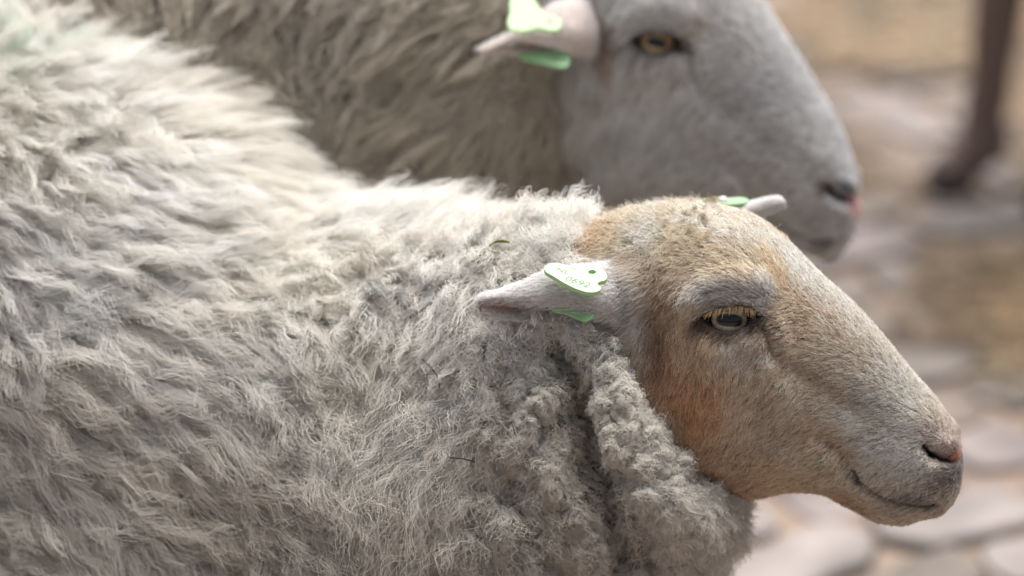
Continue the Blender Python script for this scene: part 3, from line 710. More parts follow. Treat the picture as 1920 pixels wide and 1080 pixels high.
def fleece(root_obj, G, pl, spacing, n, flow, params, wool, tint=None, exclude=None, rr=(0.00016, 0.00006), name='fleece', K=9, mod=(1, 0, 1, 1, 1), build=True, depthattr=None, low_shade=.4, region=None):
    nu, nv, _ = G.shape; V = G.reshape(-1, 3); T = tri_of(grid_faces(nu, nv)); VN = grid_normals(G).reshape(-1, 3)
    wf = view_weight
    if region is not None:
        def wf(c, fn):
            Qq, _ = pl.near(c); a_, b_, _ = proj(Qq); q_ = np.zeros(len(c))
            for x, y, rx, ry in region: q_ = np.maximum(q_, np.exp(-(((a_ - x) / rx)**2 + ((b_ - y) / ry)**2)**2))
            return q_ * view_weight(c, fn)
    if depthattr is None: r, n_ = sample(V, T, int(n * HAIR), wf, (VN,))
    else: r, n_, dd_ = sample(V, T, int(n * HAIR), wf, (VN, depthattr[:, None]))
    n_ = nrm(n_)
    if depthattr is not None: m = (dd_[:, 0] > -0.009) | (rng.random(len(r)) < .12); r, n_ = r[m], n_[m]
    if exclude is not None: m = ~exclude(r); r, n_ = r[m], n_[m]
    def mk(m_, ex=True):
        i = rng.choice(len(r), m_, replace=False); return r[i], n_[i]
    c2, n2 = mk(int(spacing[1] * HAIR**0.0)); c1, n1 = mk(spacing[0])
    c2i = nearest(r, c2); c21 = nearest(c2, c1); c1i = c21[c2i]
    Q, far = pl.near(c1); px, py, _ = proj(Q)
    nm = np.where(far[:, None], n1 - 2 * (n1 @ pl.L)[:, None] * pl.L, n1)
    d = idw(px, py, flow); a = 0.55 * fbm(c1, 9, 2, 3) + rng.normal(0, 0.16, len(c1)) ; ca, sa = np.cos(a), np.sin(a)
    d = np.stack([d[:, 0] * ca - d[:, 1] * sa, d[:, 0] * sa + d[:, 1] * ca], 1)
    f = tangent(d, nm); f = np.where(far[:, None], f - 2 * (f @ pl.L)[:, None] * pl.L, f)
    p = idw(px, py, params); p[:, 0] *= mod[0]; p[:, 1] += mod[1]; p[:, 2] = np.minimum(p[:, 2] * mod[2], .96); p[:, 3] *= mod[3]; p[:, 4] *= .85; p[:, 5] *= mod[4]; p[:, 0] *= rng.uniform(0.7, 1.25, len(p)); p[:, 1] += 9 * fbm(c1, 14, 2, 9) + rng.normal(0, 4, len(p))
    S = grow(r, n_, c1, c1i, c2, c2i, f, p, K)
    base = np.tile(lin(wool), (len(r), 1)) * (1 + 0.05 * rng.normal(size=(len(c1), 1)))[c1i] * (1 + 0.05 * rng.normal(size=(len(c2), 1)))[c2i] * rng.uniform(0.88, 1.08, (len(r), 1))
    yel = np.clip(0.5 + 0.9 * fbm(r, 16, 3, 77), 0, 1)[:, None]; base = base * (1 - 0.45 * yel * np.array([0.06, 0.12, 0.22]))
    Qd, _ = pl.near(r); dx_, dy_, _ = proj(Qd); shade_mask = (smooth(620, 1050, dy_ + 0.25 * (500 - dx_) * (dx_ < 900)) * np.clip(.55 + .6 * fbm(r, 7, 3, 41), 0, 1) * low_shade)[:, None]; base = base * (1 - shade_mask * (1 - lin((176, 162, 142)) ** .8))  # shade of the lower wool put into the strand colour, broken up by noise
    if tint is not None:
        Q, _ = pl.near(r); px, py, _ = proj(Q)
        for x, y, rx, ry, co, s in tint:
            wgt = (s * np.exp(-(((px - x) / rx)**2 + ((py - y) / ry)**2)))[:, None]; base = base * (1 - wgt) + lin(co) * wgt
    base = np.clip(base, 0.02, 0.88)
    back = view_weight(r, n_) < 0.5
    if not build: return S, base, np.where(back, 2.6, 1.0), n_
    return curves_obj(name, S, rr[0], rr[1], base, M_WOOL, root_obj, np.where(back, 2.6, 1.0))
def two_layer(root_obj, G, pl, n, counts, flow, params, wool, rr, K, extra=None, **kw):
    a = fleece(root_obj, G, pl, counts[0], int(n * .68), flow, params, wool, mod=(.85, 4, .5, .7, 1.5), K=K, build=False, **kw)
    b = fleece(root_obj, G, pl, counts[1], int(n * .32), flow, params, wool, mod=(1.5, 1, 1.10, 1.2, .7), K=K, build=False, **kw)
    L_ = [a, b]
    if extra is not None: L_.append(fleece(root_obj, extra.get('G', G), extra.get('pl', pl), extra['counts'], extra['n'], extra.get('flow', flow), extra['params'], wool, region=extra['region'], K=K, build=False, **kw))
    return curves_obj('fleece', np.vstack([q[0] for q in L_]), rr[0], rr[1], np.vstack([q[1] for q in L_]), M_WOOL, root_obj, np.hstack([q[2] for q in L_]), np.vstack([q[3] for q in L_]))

def fur(root_obj, head, pl, fmap, coat, n, flow, params, spacing, exclude=None, rr=(0.00015, 0.00005), name='facial_hair', eye=None, K=5, invmap=None, gain=1.0):
    V, F_, _ = head; T = tri_of(F_); VN = vnormals(V, T)
    if np.sum(VN * (V - V.mean(0))) < 0: VN = -VN
    r, n_ = sample(V, T, int(n * HAIR), lambda c, fn: view_weight(c, fn if np.sum(fn * (c - V.mean(0))) > 0 else -fn, 0.12), (VN,)); n_ = nrm(n_)
    Q, far = pl.near(r); px, py, _ = proj(Q)
    ix, iy = invmap(px, py)
    ep = np.array(EYE); X = np.stack([ix, iy, 0 * ix], 1); E3 = np.hstack([ep, np.zeros((len(ep), 1))]); d, _ = segdist(X, np.vstack([E3, E3[:1]]))
    m = ~inpoly(ix, iy, ep) & (d > 3.5)
    for pts, rad_ in (([(1740, 843), (1748, 853), (1768, 862), (1785, 866), (1803, 864)], 7), ([(1625, 905), (1655, 926), (1690, 941), (1725, 948), (1760, 944)], 3)):
        W = np.hstack([np.array(pts, float), np.zeros((len(pts), 1))]); dd, _ = segdist(X, W); m &= dd > rad_
    if exclude is not None: m &= ~exclude(r)
    r, n_, far, px, py, ix, iy, d = r[m], n_[m], far[m], px[m], py[m], ix[m], iy[m], d[m]
    c1 = r[rng.choice(len(r), spacing[0], replace=False)]; c2 = r[rng.choice(len(r), spacing[1], replace=False)]
    c2i = nearest(r, c2); c1i = nearest(c2, c1)[c2i]
    nm = np.where(far[:, None], n_ - 2 * (n_ @ pl.L)[:, None] * pl.L, n_)
    dr = idw(ix, iy, flow); a = 0.35 * fbm(r, 40, 2, 5) + rng.normal(0, 0.10, len(r)); ca, sa = np.cos(a), np.sin(a)
    dr = np.stack([dr[:, 0] * ca - dr[:, 1] * sa, dr[:, 0] * sa + dr[:, 1] * ca], 1)
    f = tangent(dr, nm); f = np.where(far[:, None], f - 2 * (f @ pl.L)[:, None] * pl.L, f)
    p = idw(ix, iy, params); p[:, 0] *= 1.35
    # per-strand directions: reuse grow() with every strand its own coarse entry for direction/length
    S = grow(r, n_, c1[c1i], np.arange(len(r)), c2, c2i, f, p, K)
    wx_ = 16 * fbm(r, 34, 3, 71); wy_ = 16 * fbm(r, 34, 3, 75)
    c = blobs(px + wx_, py + wy_, coat[1], coat[2])
    c = c**0.80 * 1.44 * gain; c = c * np.minimum(1, .80 / c.max(1, keepdims=True)); c = c * .93 + .07 * c.mean(1, keepdims=True)
    c = eye_paint(c, ix, iy)
    patch = fbm(r, 55, 3, 60)[:, None]; c = c * (1 + 0.22 * patch)
    c = c * np.exp(rng.normal(0, 0.22, (len(r), 1))) * np.exp(rng.normal(0, 0.14, (len(c2), 1)))[c2i]; dk = rng.random(len(r)) < 0.07; c[dk] *= 0.25
    c = np.clip(c, 0.01, 0.85)
    return curves_obj(name, S, rr[0], rr[1], c, M_FUR, root_obj, np.where(view_weight(r, n_) < .5, 2, 1), n_)
def inside_of(V, F_, margin, lo, hi):
    b = bvh_of(V, F_)
    def fn(P_):
        px, py, _ = proj(P_); out = np.zeros(len(P_), bool)
        idx = np.nonzero((px > lo[0]) & (px < hi[0]) & (py > lo[1]) & (py < hi[1]))[0]
        for i in idx:
            h = b.find_nearest(P_[i]);
            if h[0] is None: continue
            s = (Vector(P_[i]) - h[0]).dot(h[1])
            if s * SIGN[0] < -margin: out[i] = True
        return out
    return fn
SIGN = [1.0]
def face_sign(V, F_):
    T = tri_of(F_)[:2000:7]; n = np.cross(V[T[:, 1]] - V[T[:, 0]], V[T[:, 2]] - V[T[:, 0]]); c = V[T].mean(1)
    return 1.0 if np.sum(n * (c - V.mean(0))) > 0 else -1.0
SIGN[0] = face_sign(near_parts['head'][0], near_parts['head'][1])

FLOW_N = [(700, 300, -.35, -1), (500, 200, -.3, -1), (200, 60, -.3, -1), (0, 0, -.3, -1), (900, 380, -.1, -1), (1050, 380, -.1, -1),
          (300, 300, .55, .9), (100, 250, .5, 1), (600, 480, .9, .55), (400, 420, .8, .6), (200, 520, .9, .4), (60, 480, .9, .35), (800, 520, .8, .5), (900, 480, .5, .5),
          (300, 700, .95, .3), (100, 800, .95, .15), (550, 750, .9, .4), (300, 950, .95, .1), (600, 950, .8, .5), (680, 1050, .6, .7),
          (720, 820, -.2, .95), (850, 800, -.5, .85), (850, 950, -.6, .8), (820, 1050, -.5, .8), (760, 700, .3, .9), (900, 620, .3, .9),
          (980, 760, -.1, 1), (1100, 850, .1, 1), (1200, 850, .25, .95), (1250, 980, .1, 1), (1330, 1000, 0, 1), (1100, 1050, 0, 1), (1020, 620, 0.6, .6), (1150, 700, .7, .6), (-800, 300, -.8, .6)]
#        px   py    len lift clump wave count frizz
PAR_N = [(700, 310, 30, 62, .80, 2.2, 1.4, 1.6), (450, 180, 34, 60, .75, 2.5, 1.3, 1.6), (100, 40, 36, 55, .75, 2.5, 1.3, 1.6), (950, 390, 20, 55, .45, 2.2, 1.6, 1.8),
         (1060, 390, 14, 55, .7, 2.0, 2.2, 1.6), (300, 350, 42, 34, .8, 3.2, 1.5, 1.2), (600, 450, 42, 28, .82, 3.2, 1.6, 1.2), (850, 500, 26, 36, .45, 2.4, 1.6, 1.9), (960, 520, 20, 36, .4, 2, 1.6, 1.9),
         (300, 700, 40, 30, .85, 3.6, 1.7, 1.1), (100, 950, 40, 30, .85, 3.6, 1.7, 1.1), (600, 900, 34, 32, .85, 3.4, 1.7, 1.2), (850, 620, 22, 38, .5, 2.4, 1.8, 1.8),
         (800, 900, 30, 34, .88, 3.2, 1.8, 1.2), (950, 900, 15, 38, .88, 2.6, 2.0, 1.3), (1000, 720, 6, 40, .8, 2.2, 2.0, 1.3), (1100, 850, 4.5, 42, .82, 2.0, 2.0, 1.2),
         (1220, 850, 4.5, 42, .82, 2.2, 1.8, 1.3), (1300, 1000, 10, 42, .75, 2.0, 1.8, 1.5), (1150, 690, 5, 42, .8, 1.8, 1.8, 1.2), (1050, 1050, 10, 40, .88, 2.6, 1.8, 1.2)]
hV, hF, _ = near_parts['head']
in_head = inside_of(hV, hF, 0.001, (1000, 330), (1500, 935))
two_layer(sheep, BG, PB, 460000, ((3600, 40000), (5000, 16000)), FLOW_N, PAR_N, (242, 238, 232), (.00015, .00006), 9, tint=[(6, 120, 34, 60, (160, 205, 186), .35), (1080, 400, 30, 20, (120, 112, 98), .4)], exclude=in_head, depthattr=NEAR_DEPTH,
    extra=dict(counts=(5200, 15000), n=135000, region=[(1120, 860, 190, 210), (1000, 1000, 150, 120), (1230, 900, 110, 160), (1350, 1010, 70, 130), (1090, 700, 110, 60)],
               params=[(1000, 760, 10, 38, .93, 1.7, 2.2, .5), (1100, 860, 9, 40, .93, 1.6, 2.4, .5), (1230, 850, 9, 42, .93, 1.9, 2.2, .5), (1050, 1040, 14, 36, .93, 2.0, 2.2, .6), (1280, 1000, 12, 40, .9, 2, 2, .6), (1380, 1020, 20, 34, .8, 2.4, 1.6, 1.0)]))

FUR_FLOW = [(1160, 540, -1, .1), (1160, 600, -.9, .3), (1780, 800, -.7, -.4), (1700, 720, -.9, -.4), (1600, 600, -.85, -.5), (1500, 500, -.75, -.6), (1420, 430, -.7, -.5), (1330, 400, -.7, -.5), (1250, 380, -.6, -.5), (1180, 400, -.6, -.4),
            (1700, 850, -.85, .3), (1620, 780, -.9, .1), (1550, 700, -.9, -.05), (1480, 620, -.8, .2), (1440, 520, -.6, -.7), (1370, 545, -.8, -.3), (1300, 560, -.4, .7), (1400, 670, -.4, .9), (1330, 680, -.25, .95), (1460, 760, -.6, .75),
            (1560, 860, -.75, .5), (1650, 900, -.7, .5), (1650, 965, -.8, .3), (1480, 890, -.8, .5), (1380, 860, -.6, .8), (1280, 760, -.2, 1), (1230, 620, -.1, 1), (1260, 500, -.3, .8), (1200, 470, -.5, .4), (1150, 520, -.6, .3), (1320, 470, -.6, -.1)]
FUR_PAR = [(1780, 820, 2.6, 20, .2, .1, 1, .3), (1700, 860, 3.6, 22, .3, .15, 1, .35), (1720, 720, 4, 20, .3, .15, 1, .35), (1600, 620, 5, 18, .35, .2, 1, .35), (1560, 750, 5, 20, .4, .2, 1, .35), (1500, 530, 6, 18, .4, .3, 1, .4),
           (1420, 430, 8, 22, .45, .4, 1, .6), (1370, 550, 5, 24, .45, .3, 1, .3), (1400, 660, 6, 22, .4, .3, 1, .35), (1440, 800, 6, 22, .4, .3, 1, .4), (1330, 700, 8, 22, .45, .3, 1, .5), (1270, 620, 9, 22, .5, .4, 1, .5), (1300, 860, 12, 24, .5, .6, 1, 1.0),
           (1400, 915, 10, 26, .5, .5, 1, .9), (1550, 915, 7, 26, .4, .4, 1, .6), (1650, 965, 5, 24, .4, .2, 1, .5), (1300, 400, 13, 36, .75, 2.0, 1.3, 1.5), (1200, 400, 16, 42, .8, 2.6, 1.4, 1.8), (1240, 440, 13, 38, .85, 3.0, 1.6, 1.3), (1120, 430, 15, 38, .75, 2.2, 1.3, 1.5), (1200, 520, 12, 32, .6, .8, 1, .9), (1290, 850, 16, 30, .6, 1, 1, 1.5), (1230, 740, 13, 30, .6, .8, 1, 1.2), (1190, 650, 12, 28, .6, .8, 1, 1.0), (1165, 560, 13, 26, .5, .5, 1, .8), (1180, 500, 14, 34, .5, .8, 1, 1.0)]
BGb = inside_of(BG.reshape(-1, 3), grid_faces(*BG.shape[:2]), 0.004, (1000, 330), (1500, 1100))
SG = SIGN[0]; SIGN[0] = face_sign(BG.reshape(-1, 3), grid_faces(*BG.shape[:2]))
_ex = BGb
fur(sheep, near_parts['head'], PH, ident, COAT_NEAR, 190000, FUR_FLOW, FUR_PAR, (4000, 26000), exclude=_ex, invmap=lambda a, b: (a, b))

fleece(sheep, hn.G, PH, (420, 1500), 9000, [(1180, 400, -.7, -.2), (1250, 400, -.2, .5), (1300, 440, .5, .5), (1230, 460, -.5, .6)], [(1250, 420, 12, 46, .9, 2.4, 1.4, .9), (1170, 420, 12, 50, .85, 2.2, 1.3, 1.2)],
       (232, 212, 184), tint=[(1300, 420, 36, 18, (140, 122, 100), .6), (1250, 445, 34, 24, (240, 234, 222), .9), (1120, 432, 50, 50, (196, 130, 78), .85), (1200, 470, 40, 20, (176, 154, 126), .6)], rr=(.00014, .00005), name='forelock', low_shade=0, exclude=_ex,
       region=[(1240, 425, 66, 40), (1180, 410, 60, 30), (1125, 430, 40, 40)])
def ear_fur(root_obj, ears, n, cols, name='ear_hair'):
    Ss, Cs, Ns = [], [], []
    for (G, Nn, ring), (co, ci, cr) in zip(ears, cols):
        a, b, _ = ring.shape; V = ring.reshape(-1, 3); T = tri_of(grid_faces(a, b)); VN = vnormals(V, T)
        cen = G.mean(1, keepdims=True); na = b // 2
        outer_sign = 1.0 if np.mean(Nn[5:25, na // 8:na // 3] @ (-Ff)) > 0 else -1.0
        side = np.concatenate([np.full(na, outer_sign), np.full(na, -outer_sign)]); side = np.tile(side, (a, 1)).reshape(-1, 1)
        lat = np.concatenate([np.linspace(0, 1, na), np.linspace(1, 0, na)]); lat = np.tile(lat, (a, 1)).reshape(-1, 1)
        s_ = np.tile(np.linspace(0, 1, a)[:, None], (1, b)).reshape(-1, 1)
        du = nrm(np.gradient(ring, axis=0)).reshape(-1, 3)
        if np.sum(VN * np.repeat(Nn[:, :1], 1, 1).mean()) is None: pass
        # orient normals outward: 'top' copies should follow Nn
        Nr = np.concatenate([Nn, -Nn[:, ::-1]], 1).reshape(-1, 3)
        if np.sum(VN * Nr) < 0: VN = -VN
        r, n_, sd_, lt, ss, d_ = sample(V, T, int(n * HAIR), lambda c, f_: np.ones(len(c)), (VN, side, lat, s_, du)); n_ = nrm(n_)
        outer = sd_[:, 0] > 0; f = nrm(d_ - np.sum(d_ * n_, 1, keepdims=True) * n_ + rng.normal(0, .22, (len(r), 3)))
        f = nrm(f - np.sum(f * n_, 1, keepdims=True) * n_)
        rim = np.exp(-(np.minimum(lt, 1 - lt)[:, 0] / 0.10)**2)
        L = np.where(outer, 5.5, 3.5) * (1.35 - .5 * ss[:, 0]) + rim * 2
        par = np.stack([L, np.full(len(r), 25.) + 14 * rim, np.full(len(r), .35), np.full(len(r), .2), np.ones(len(r)), np.full(len(r), .45)], 1)
        c2 = r[rng.choice(len(r), max(len(r) // 7, 10), replace=False)]; c2i = nearest(r, c2)
        Ss.append(grow(r, n_, r, np.arange(len(r)), c2, c2i, f, par, 5))
        c = np.where(outer[:, None], lin(co), lin(ci)); c = c * (1 - rim[:, None]) + lin(cr) * rim[:, None]
        pt = np.clip(fbm(r, 90, 2, 8) * 1.5, -1, 1)[:, None]; c = c**0.8 * (1 + .22 * pt) * np.exp(rng.normal(0, .2, (len(r), 1)))
        Cs.append(np.clip(c, .02, .85)); Ns.append(n_)
    return curves_obj(name, np.vstack(Ss), .00013, .00005, np.vstack(Cs), M_FUR, root_obj, None, np.vstack(Ns))
ear_fur(sheep, ears_n, 20000, [((244, 240, 236), (188, 152, 140), (250, 250, 248)), ((246, 244, 240), (236, 226, 220), (246, 244, 240))])

# ---- far sheep hair
SIGN[0] = face_sign(far_parts['head'][0], far_parts['head'][1])
in_fh = inside_of(far_parts['head'][0], far_parts['head'][1], 0.001, (850, -100), (1300, 600))
FLOW_F = [(200, 60, .5, .9), (450, 150, .2, 1), (600, 150, -.2, 1), (700, 60, -.4, .9), (800, 100, -.8, .6), (850, 200, -.8, .6), (950, 250, -.7, .7), (750, 280, -.8, .5), (1000, 350, -.5, .8), (900, 0, -.7, .4)]
PAR_F = [(200, 60, 30, 34, .55, 2.5, 1.5, 1.6), (600, 150, 26, 40, .8, 3.2, 1.8, 1.4), (850, 150, 36, 24, .5, 2, 1.2, 1.6), (900, 300, 32, 24, .5, 2, 1.2, 1.6), (1050, 300, 18, 28, .6, 1.5, 1.2, 1.0)]
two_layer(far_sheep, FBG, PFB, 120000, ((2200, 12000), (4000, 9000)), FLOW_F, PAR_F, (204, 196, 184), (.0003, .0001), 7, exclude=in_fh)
FFLOW = [(x, y, a, b) for x, y, a, b in FUR_FLOW]
fur(far_sheep, far_parts['head'], PFH, far_map, COAT_FAR, 60000, FFLOW, [(*r[:2], r[2] * (2.2 if r[0] < 1310 and r[1] > 600 else 1.1), *r[3:]) for r in FUR_PAR if r[1] > 420], (2500, 9000), rr=(.0002, .00008), invmap=inv_far, gain=1.34)
fleece(far_sheep, hf.G, PFH, (260, 1300), 11000, [(1090, 200, -.6, .8), (1080, 340, -.5, .8)], [(1090, 120, 18, 26, .5, 1.6, 1.2, 1.4), (1090, 320, 26, 24, .5, 2, 1.2, 1.6)],
       (206, 198, 188), rr=(.00028, .0001), name='cheek_wool', low_shade=0, region=[(1075, 200, 60, 190), (1110, 330, 70, 90)], K=7)
ear_fur(far_sheep, ears_f, 6000, [((244, 240, 238), (196, 172, 162), (248, 246, 244))] * 2)

# ------------------------------------------------------------------ eyes
M_EYE, t_, b_ = mat('eyeball'); at_ = N(t_, 'ShaderNodeAttribute', attribute_name='col'); t_.links.new(at_.outputs['Color'], b_.inputs['Base Color'])
b_.inputs['Roughness'].default_value = 0.06; b_.inputs['Coat Weight'].default_value = 0.25; b_.inputs['Specular IOR Level'].default_value = 0.35; b_.inputs['Coat Roughness'].default_value = 0.03
def eyeball(cen, n, xdir, R_, parent, iris, iris2, ring):
    """glossy ball with a slit-pupilled iris; n looks out, xdir runs along the lids"""
    n = nrm(n); x = nrm(xdir - (xdir @ n) * n); y = np.cross(n, x); a_, b__ = 90, 120
    th = (np.linspace(0, 1, a_)**1.3) * np.pi; ph = np.linspace(0, 2 * np.pi, b__, endpoint=False)
    X = np.sin(th)[:, None] * np.cos(ph); Y = np.sin(th)[:, None] * np.sin(ph); Z = np.cos(th)[:, None] + 0 * X
    u, v = (X * R_ * 1000).ravel(), (Y * R_ * 1000).ravel(); rr_ = np.hypot(u, v); R8 = R_ * 1000
    bulge = 1 + 0.05 * np.exp(-(rr_ / (0.5 * R8))**2) * (Z.ravel() > 0)
    V = cen - n * R_ + (X.reshape(-1, 1) * x + Y.reshape(-1, 1) * y + Z.reshape(-1, 1) * n) * R_ * bulge[:, None]
    ir = 0.60 * R8; c = np.tile(lin(ring), (len(u), 1)); front = Z.ravel() > 0
    k = smooth(ir * 1.03, ir * 0.93, rr_)[:, None] * front[:, None]; an = np.arctan2(v, u)
    tex = (0.85 + 0.15 * np.sin(an * 41 + 3 * np.sin(an * 13)))[:, None]
    ci = lin(iris2) * (1 - smooth(ir * .5, ir * .95, rr_)[:, None]) + lin(iris) * smooth(ir * .5, ir * .95, rr_)[:, None]
    c = c * (1 - k) + ci * tex * k
    pk = .8 if R_ > .02 else 1.0; pu = smooth(1.15, 0.85, ((np.abs(u) / (ir * .74 * pk))**3 + (np.abs(v + .08 * ir) / (ir * .36 * pk))**3)**(1 / 3))[:, None] * front[:, None]
    c = c * (1 - pu) + lin((16, 16, 22)) * pu
    return mesh_obj('eye', V, grid_faces(a_, b__), M_EYE, parent, np.clip(c, .004, .9))
def lashes(parent, hd, fm, n, ln, colr, down=0.75, rr=(.00013, .00004), k=1.0):
    b = bvh_of(*hd.close()); up = [(1322, 587), (1340, 581), (1362, 575), (1385, 572), (1404, 576), (1416, 584)]
    tab = cubic(np.array([cast(b, *fm(x, y - 2))[0] for x, y in up]), n); tt = np.linspace(0, 1, n)
    out = []
    K = 7; t = np.linspace(0, 1, K)[:, None]
    for lay in range(2):
        r = tab + rng.normal(0, .0004, tab.shape); side = (-0.35 + 0.25 * tt[:, None]) * Rr
        d0 = nrm(-Ff * 0.85 + side - Uu * (down * .55) + rng.normal(0, .10, (n, 3))); g = -Uu * 0.8
        L = ln * rng.uniform(.55, 1.15, (n, 1, 1)) * (0.65 + 0.35 * np.sin(np.pi * tt))[:, None, None]
        out.append(r[:, None] + L * (d0[:, None] * t + g * 0.55 * down * t**2))
    S = np.vstack(out); c = np.tile(lin(colr), (len(S), 1)) * np.exp(rng.normal(0, .25, (len(S), 1)))
    return curves_obj('eyelashes', S, rr[0] * k, rr[1] * k, np.clip(c, .01, .8), M_FUR, parent)
def whiskers(parent, hd, fm, n=34):
    b = bvh_of(*hd.close()); S = []; K = 7; t = np.linspace(0, 1, K)[:, None]
    for _ in range(n):
        q = [(1690, 900), (1720, 905), (1660, 880), (1680, 965), (1640, 955), (1600, 940), (1560, 918), (1500, 908)][rng.integers(8)]
        h, nn = cast(b, *fm(q[0] + rng.normal(0, 14), q[1] + rng.normal(0, 8)))
        if h is None: continue
        d = nrm(nn * (1 if nn @ Ff < 0 else -1) * .8 - Uu * rng.uniform(.0, .5) + Rr * rng.normal(.1, .5)); L = rng.uniform(.004, .010)
        S.append(h + L * (d * t - Uu * .35 * t**2))
    S = np.array(S); return curves_obj('whiskers', S, .00010, .00003, np.tile(lin((206, 196, 182)), (len(S), 1)), M_FUR, parent)
whiskers(sheep, hn, ident)
def place_eyes(hd, fm, cen, n, pl, parent, R_, pal, lash):
    xd = P(*fm(1430, 604), 1.6) - P(*fm(1310, 596), 1.6); xd = nrm(xd)
    c0 = cen - n * 0.0012
    e = eyeball(c0, n, xd, R_, parent, *pal)
    eyeball(pl.mirror(c0), n - 2 * (n @ pl.L) * pl.L, xd - 2 * (xd @ pl.L) * pl.L, R_, parent, *pal)
    lashes(e, hd, fm, *lash)
place_eyes(hn, ident, eye_c, eye_n, PH, sheep, 0.0185, ((176, 164, 136), (190, 182, 160), (34, 24, 22)), (64, .0082, (178, 148, 112)))
place_eyes(hf, far_map, feye_c, feye_n, PFH, far_sheep, 0.0205, ((168, 134, 96), (172, 148, 114), (30, 22, 20)), (30, .007, (190, 184, 176), .7))

# ------------------------------------------------------------------ ear tags
def on_plane(px, py, O, n):
    D = Ff + ((px - 960) / FPX) * Rr - ((py - 540) / FPX) * Uu
    return Cc + D * (((O - Cc) @ n) / (D @ n))
def plate(name, poly, O, n, m, parent, hole=None, ext=.0011, bev=.0004):
    n = nrm(n); x = nrm(Rr - (Rr @ n) * n); y = np.cross(n, x)
    cu = bpy.data.curves.new(name, 'CURVE'); cu.dimensions = '2D'; cu.fill_mode = 'BOTH'; cu.extrude = ext; cu.bevel_depth = bev; cu.bevel_resolution = 3; cu.resolution_u = 6
    def spl(pts, rnd):
        sp = cu.splines.new('BEZIER'); sp.bezier_points.add(len(pts) - 1); sp.use_cyclic_u = True
        for b, p in zip(sp.bezier_points, pts):
            v = on_plane(*p, O, n) - O; b.co = (v @ x, v @ y, 0); b.handle_left_type = b.handle_right_type = 'AUTO' if rnd else 'AUTO'
    spl(poly, True)
    if hole: hx, hy, rx, ry = hole; spl([(hx + rx * math.cos(a), hy + ry * math.sin(a)) for a in np.linspace(0, 2 * np.pi, 9)[:-1]], True)
    cu.materials.append(m); o = bpy.data.objects.new(name, cu)
    M = Matrix.Identity(4)
    for i in range(3): M[i][0], M[i][1], M[i][2], M[i][3] = x[i], y[i], n[i], O[i]
    o.matrix_world = M; COL.objects.link(o); bpy.context.view_layer.update()
    me = bpy.data.meshes.new_from_object(o.evaluated_get(bpy.context.evaluated_depsgraph_get())); COL.objects.unlink(o); bpy.data.objects.remove(o)
    V = np.array([M @ v.co for v in me.vertices]); F_ = [tuple(p.vertices) for p in me.polygons]
    return mesh_obj(name, V, F_, m, parent, smooth_=False), (x, y, n)
def writing(txt, px, py, O, fr, size, ang, parent, m, lift=.0017):
    x, y, n = fr; cu = bpy.data.curves.new('printing', 'FONT'); cu.body = txt; cu.size = size; cu.align_x = 'CENTER'; cu.align_y = 'CENTER'; cu.extrude = .00003; cu.materials.append(m)
    o = bpy.data.objects.new('printing', cu); c = on_plane(px, py, O, n) + n * lift
    a = rad(ang); u = x * math.cos(a) + y * math.sin(a); v = -x * math.sin(a) + y * math.cos(a)
    M = Matrix.Identity(4)
    for i in range(3): M[i][0], M[i][1], M[i][2], M[i][3] = u[i], v[i], n[i], c[i]
    COL.objects.link(o); o.matrix_world = M; bpy.context.view_layer.update()
    me = bpy.data.meshes.new_from_object(o.evaluated_get(bpy.context.evaluated_depsgraph_get())); V = np.array([M @ v_.co for v_ in me.vertices]); F_ = [tuple(p.vertices) for p in me.polygons]
    COL.objects.unlink(o); bpy.data.objects.remove(o)
    return mesh_obj('printing', V, F_, m, parent, smooth_=False)
TAG_POLY = [(1021.6, 505), (1025, 501), (1039, 497), (1049, 498), (1060, 503), (1073.5, 505), (1092, 500), (1108, 499.7), (1124, 506), (1135.6, 518), (1134.6, 527.6), (1124, 531), (1119, 535.5), (1125.5, 543), (1122, 548), (1106, 551), (1088, 547), (1063, 536), (1039, 521.5), (1023, 511)]
tO = P(1080, 524, 1.528); tn = nrm(-Ff * .52 + Uu * .85 + Rr * .05)
tg, fr = plate('ear_tag', TAG_POLY, tO, tn, M_TAG, sheep, (1110, 513.5, 8.5, 4.5))
writing('0692', 1083, 533, tO, fr, .0085, -28, tg, M_INK); writing('NL', 1055, 512, tO, fr, .0070, -22, tg, M_INK); writing('*', 1074, 511, tO, fr, .012, 0, tg, M_TAG2)
bO = P(1085, 596, 1.542)
plate('back_plate', [(1036, 579), (1060, 588), (1084, 599), (1095, 603), (1101, 602), (1113, 590), (1108, 588), (1090, 584), (1060, 578)], bO, nrm(-Ff * .8 + Uu * .45), M_TAG2, tg, None, .0004, .0002)
pc = on_plane(1110, 514, tO, tn); pv, pf = tube([pc - tn * .0015, pc - tn * .006, pc - tn * .012], [.0026, .0022, .0022], 12); mesh_obj('pin', pv, pf, M_TAG2, tg)
fO = P(1355, 379, 1.662)
t2, _ = plate('ear_tag', [(1306, 377), (1325, 375), (1360, 373.5), (1396, 373), (1402, 376.5), (1396, 381), (1360, 384), (1320, 383)], fO, nrm(-Ff * .3 + Uu * .9), M_TAG2, sheep, None, .0005, .0003)
tag(t2, 'tag seen edge on behind the forehead')
pv, pf = tube([fO + Uu * .004, fO + Uu * .001, fO - Uu * .004], [.0018, .004, .003], 14); mesh_obj('pin', pv, pf, mat_plain('grey_stud', lin((190, 184, 184)), .5), t2)
EX = 0
gO = P(1000, 32, 1.765)
t3, fr3 = plate('ear_tag', [(962, -4), (957, 25), (953, 50), (958, 56), (968, 59), (985, 60), (1008, 54), (1035, 59), (1046, 57), (1051, 49), (1047, 36), (1034, 30), (1020, 28), (1012, 18), (1005, 8), (996, -3), (980, -8)], gO, nrm(-Ff * .8 + Uu * .5), M_TAG, far_sheep, (1031, 43, 4, 4))
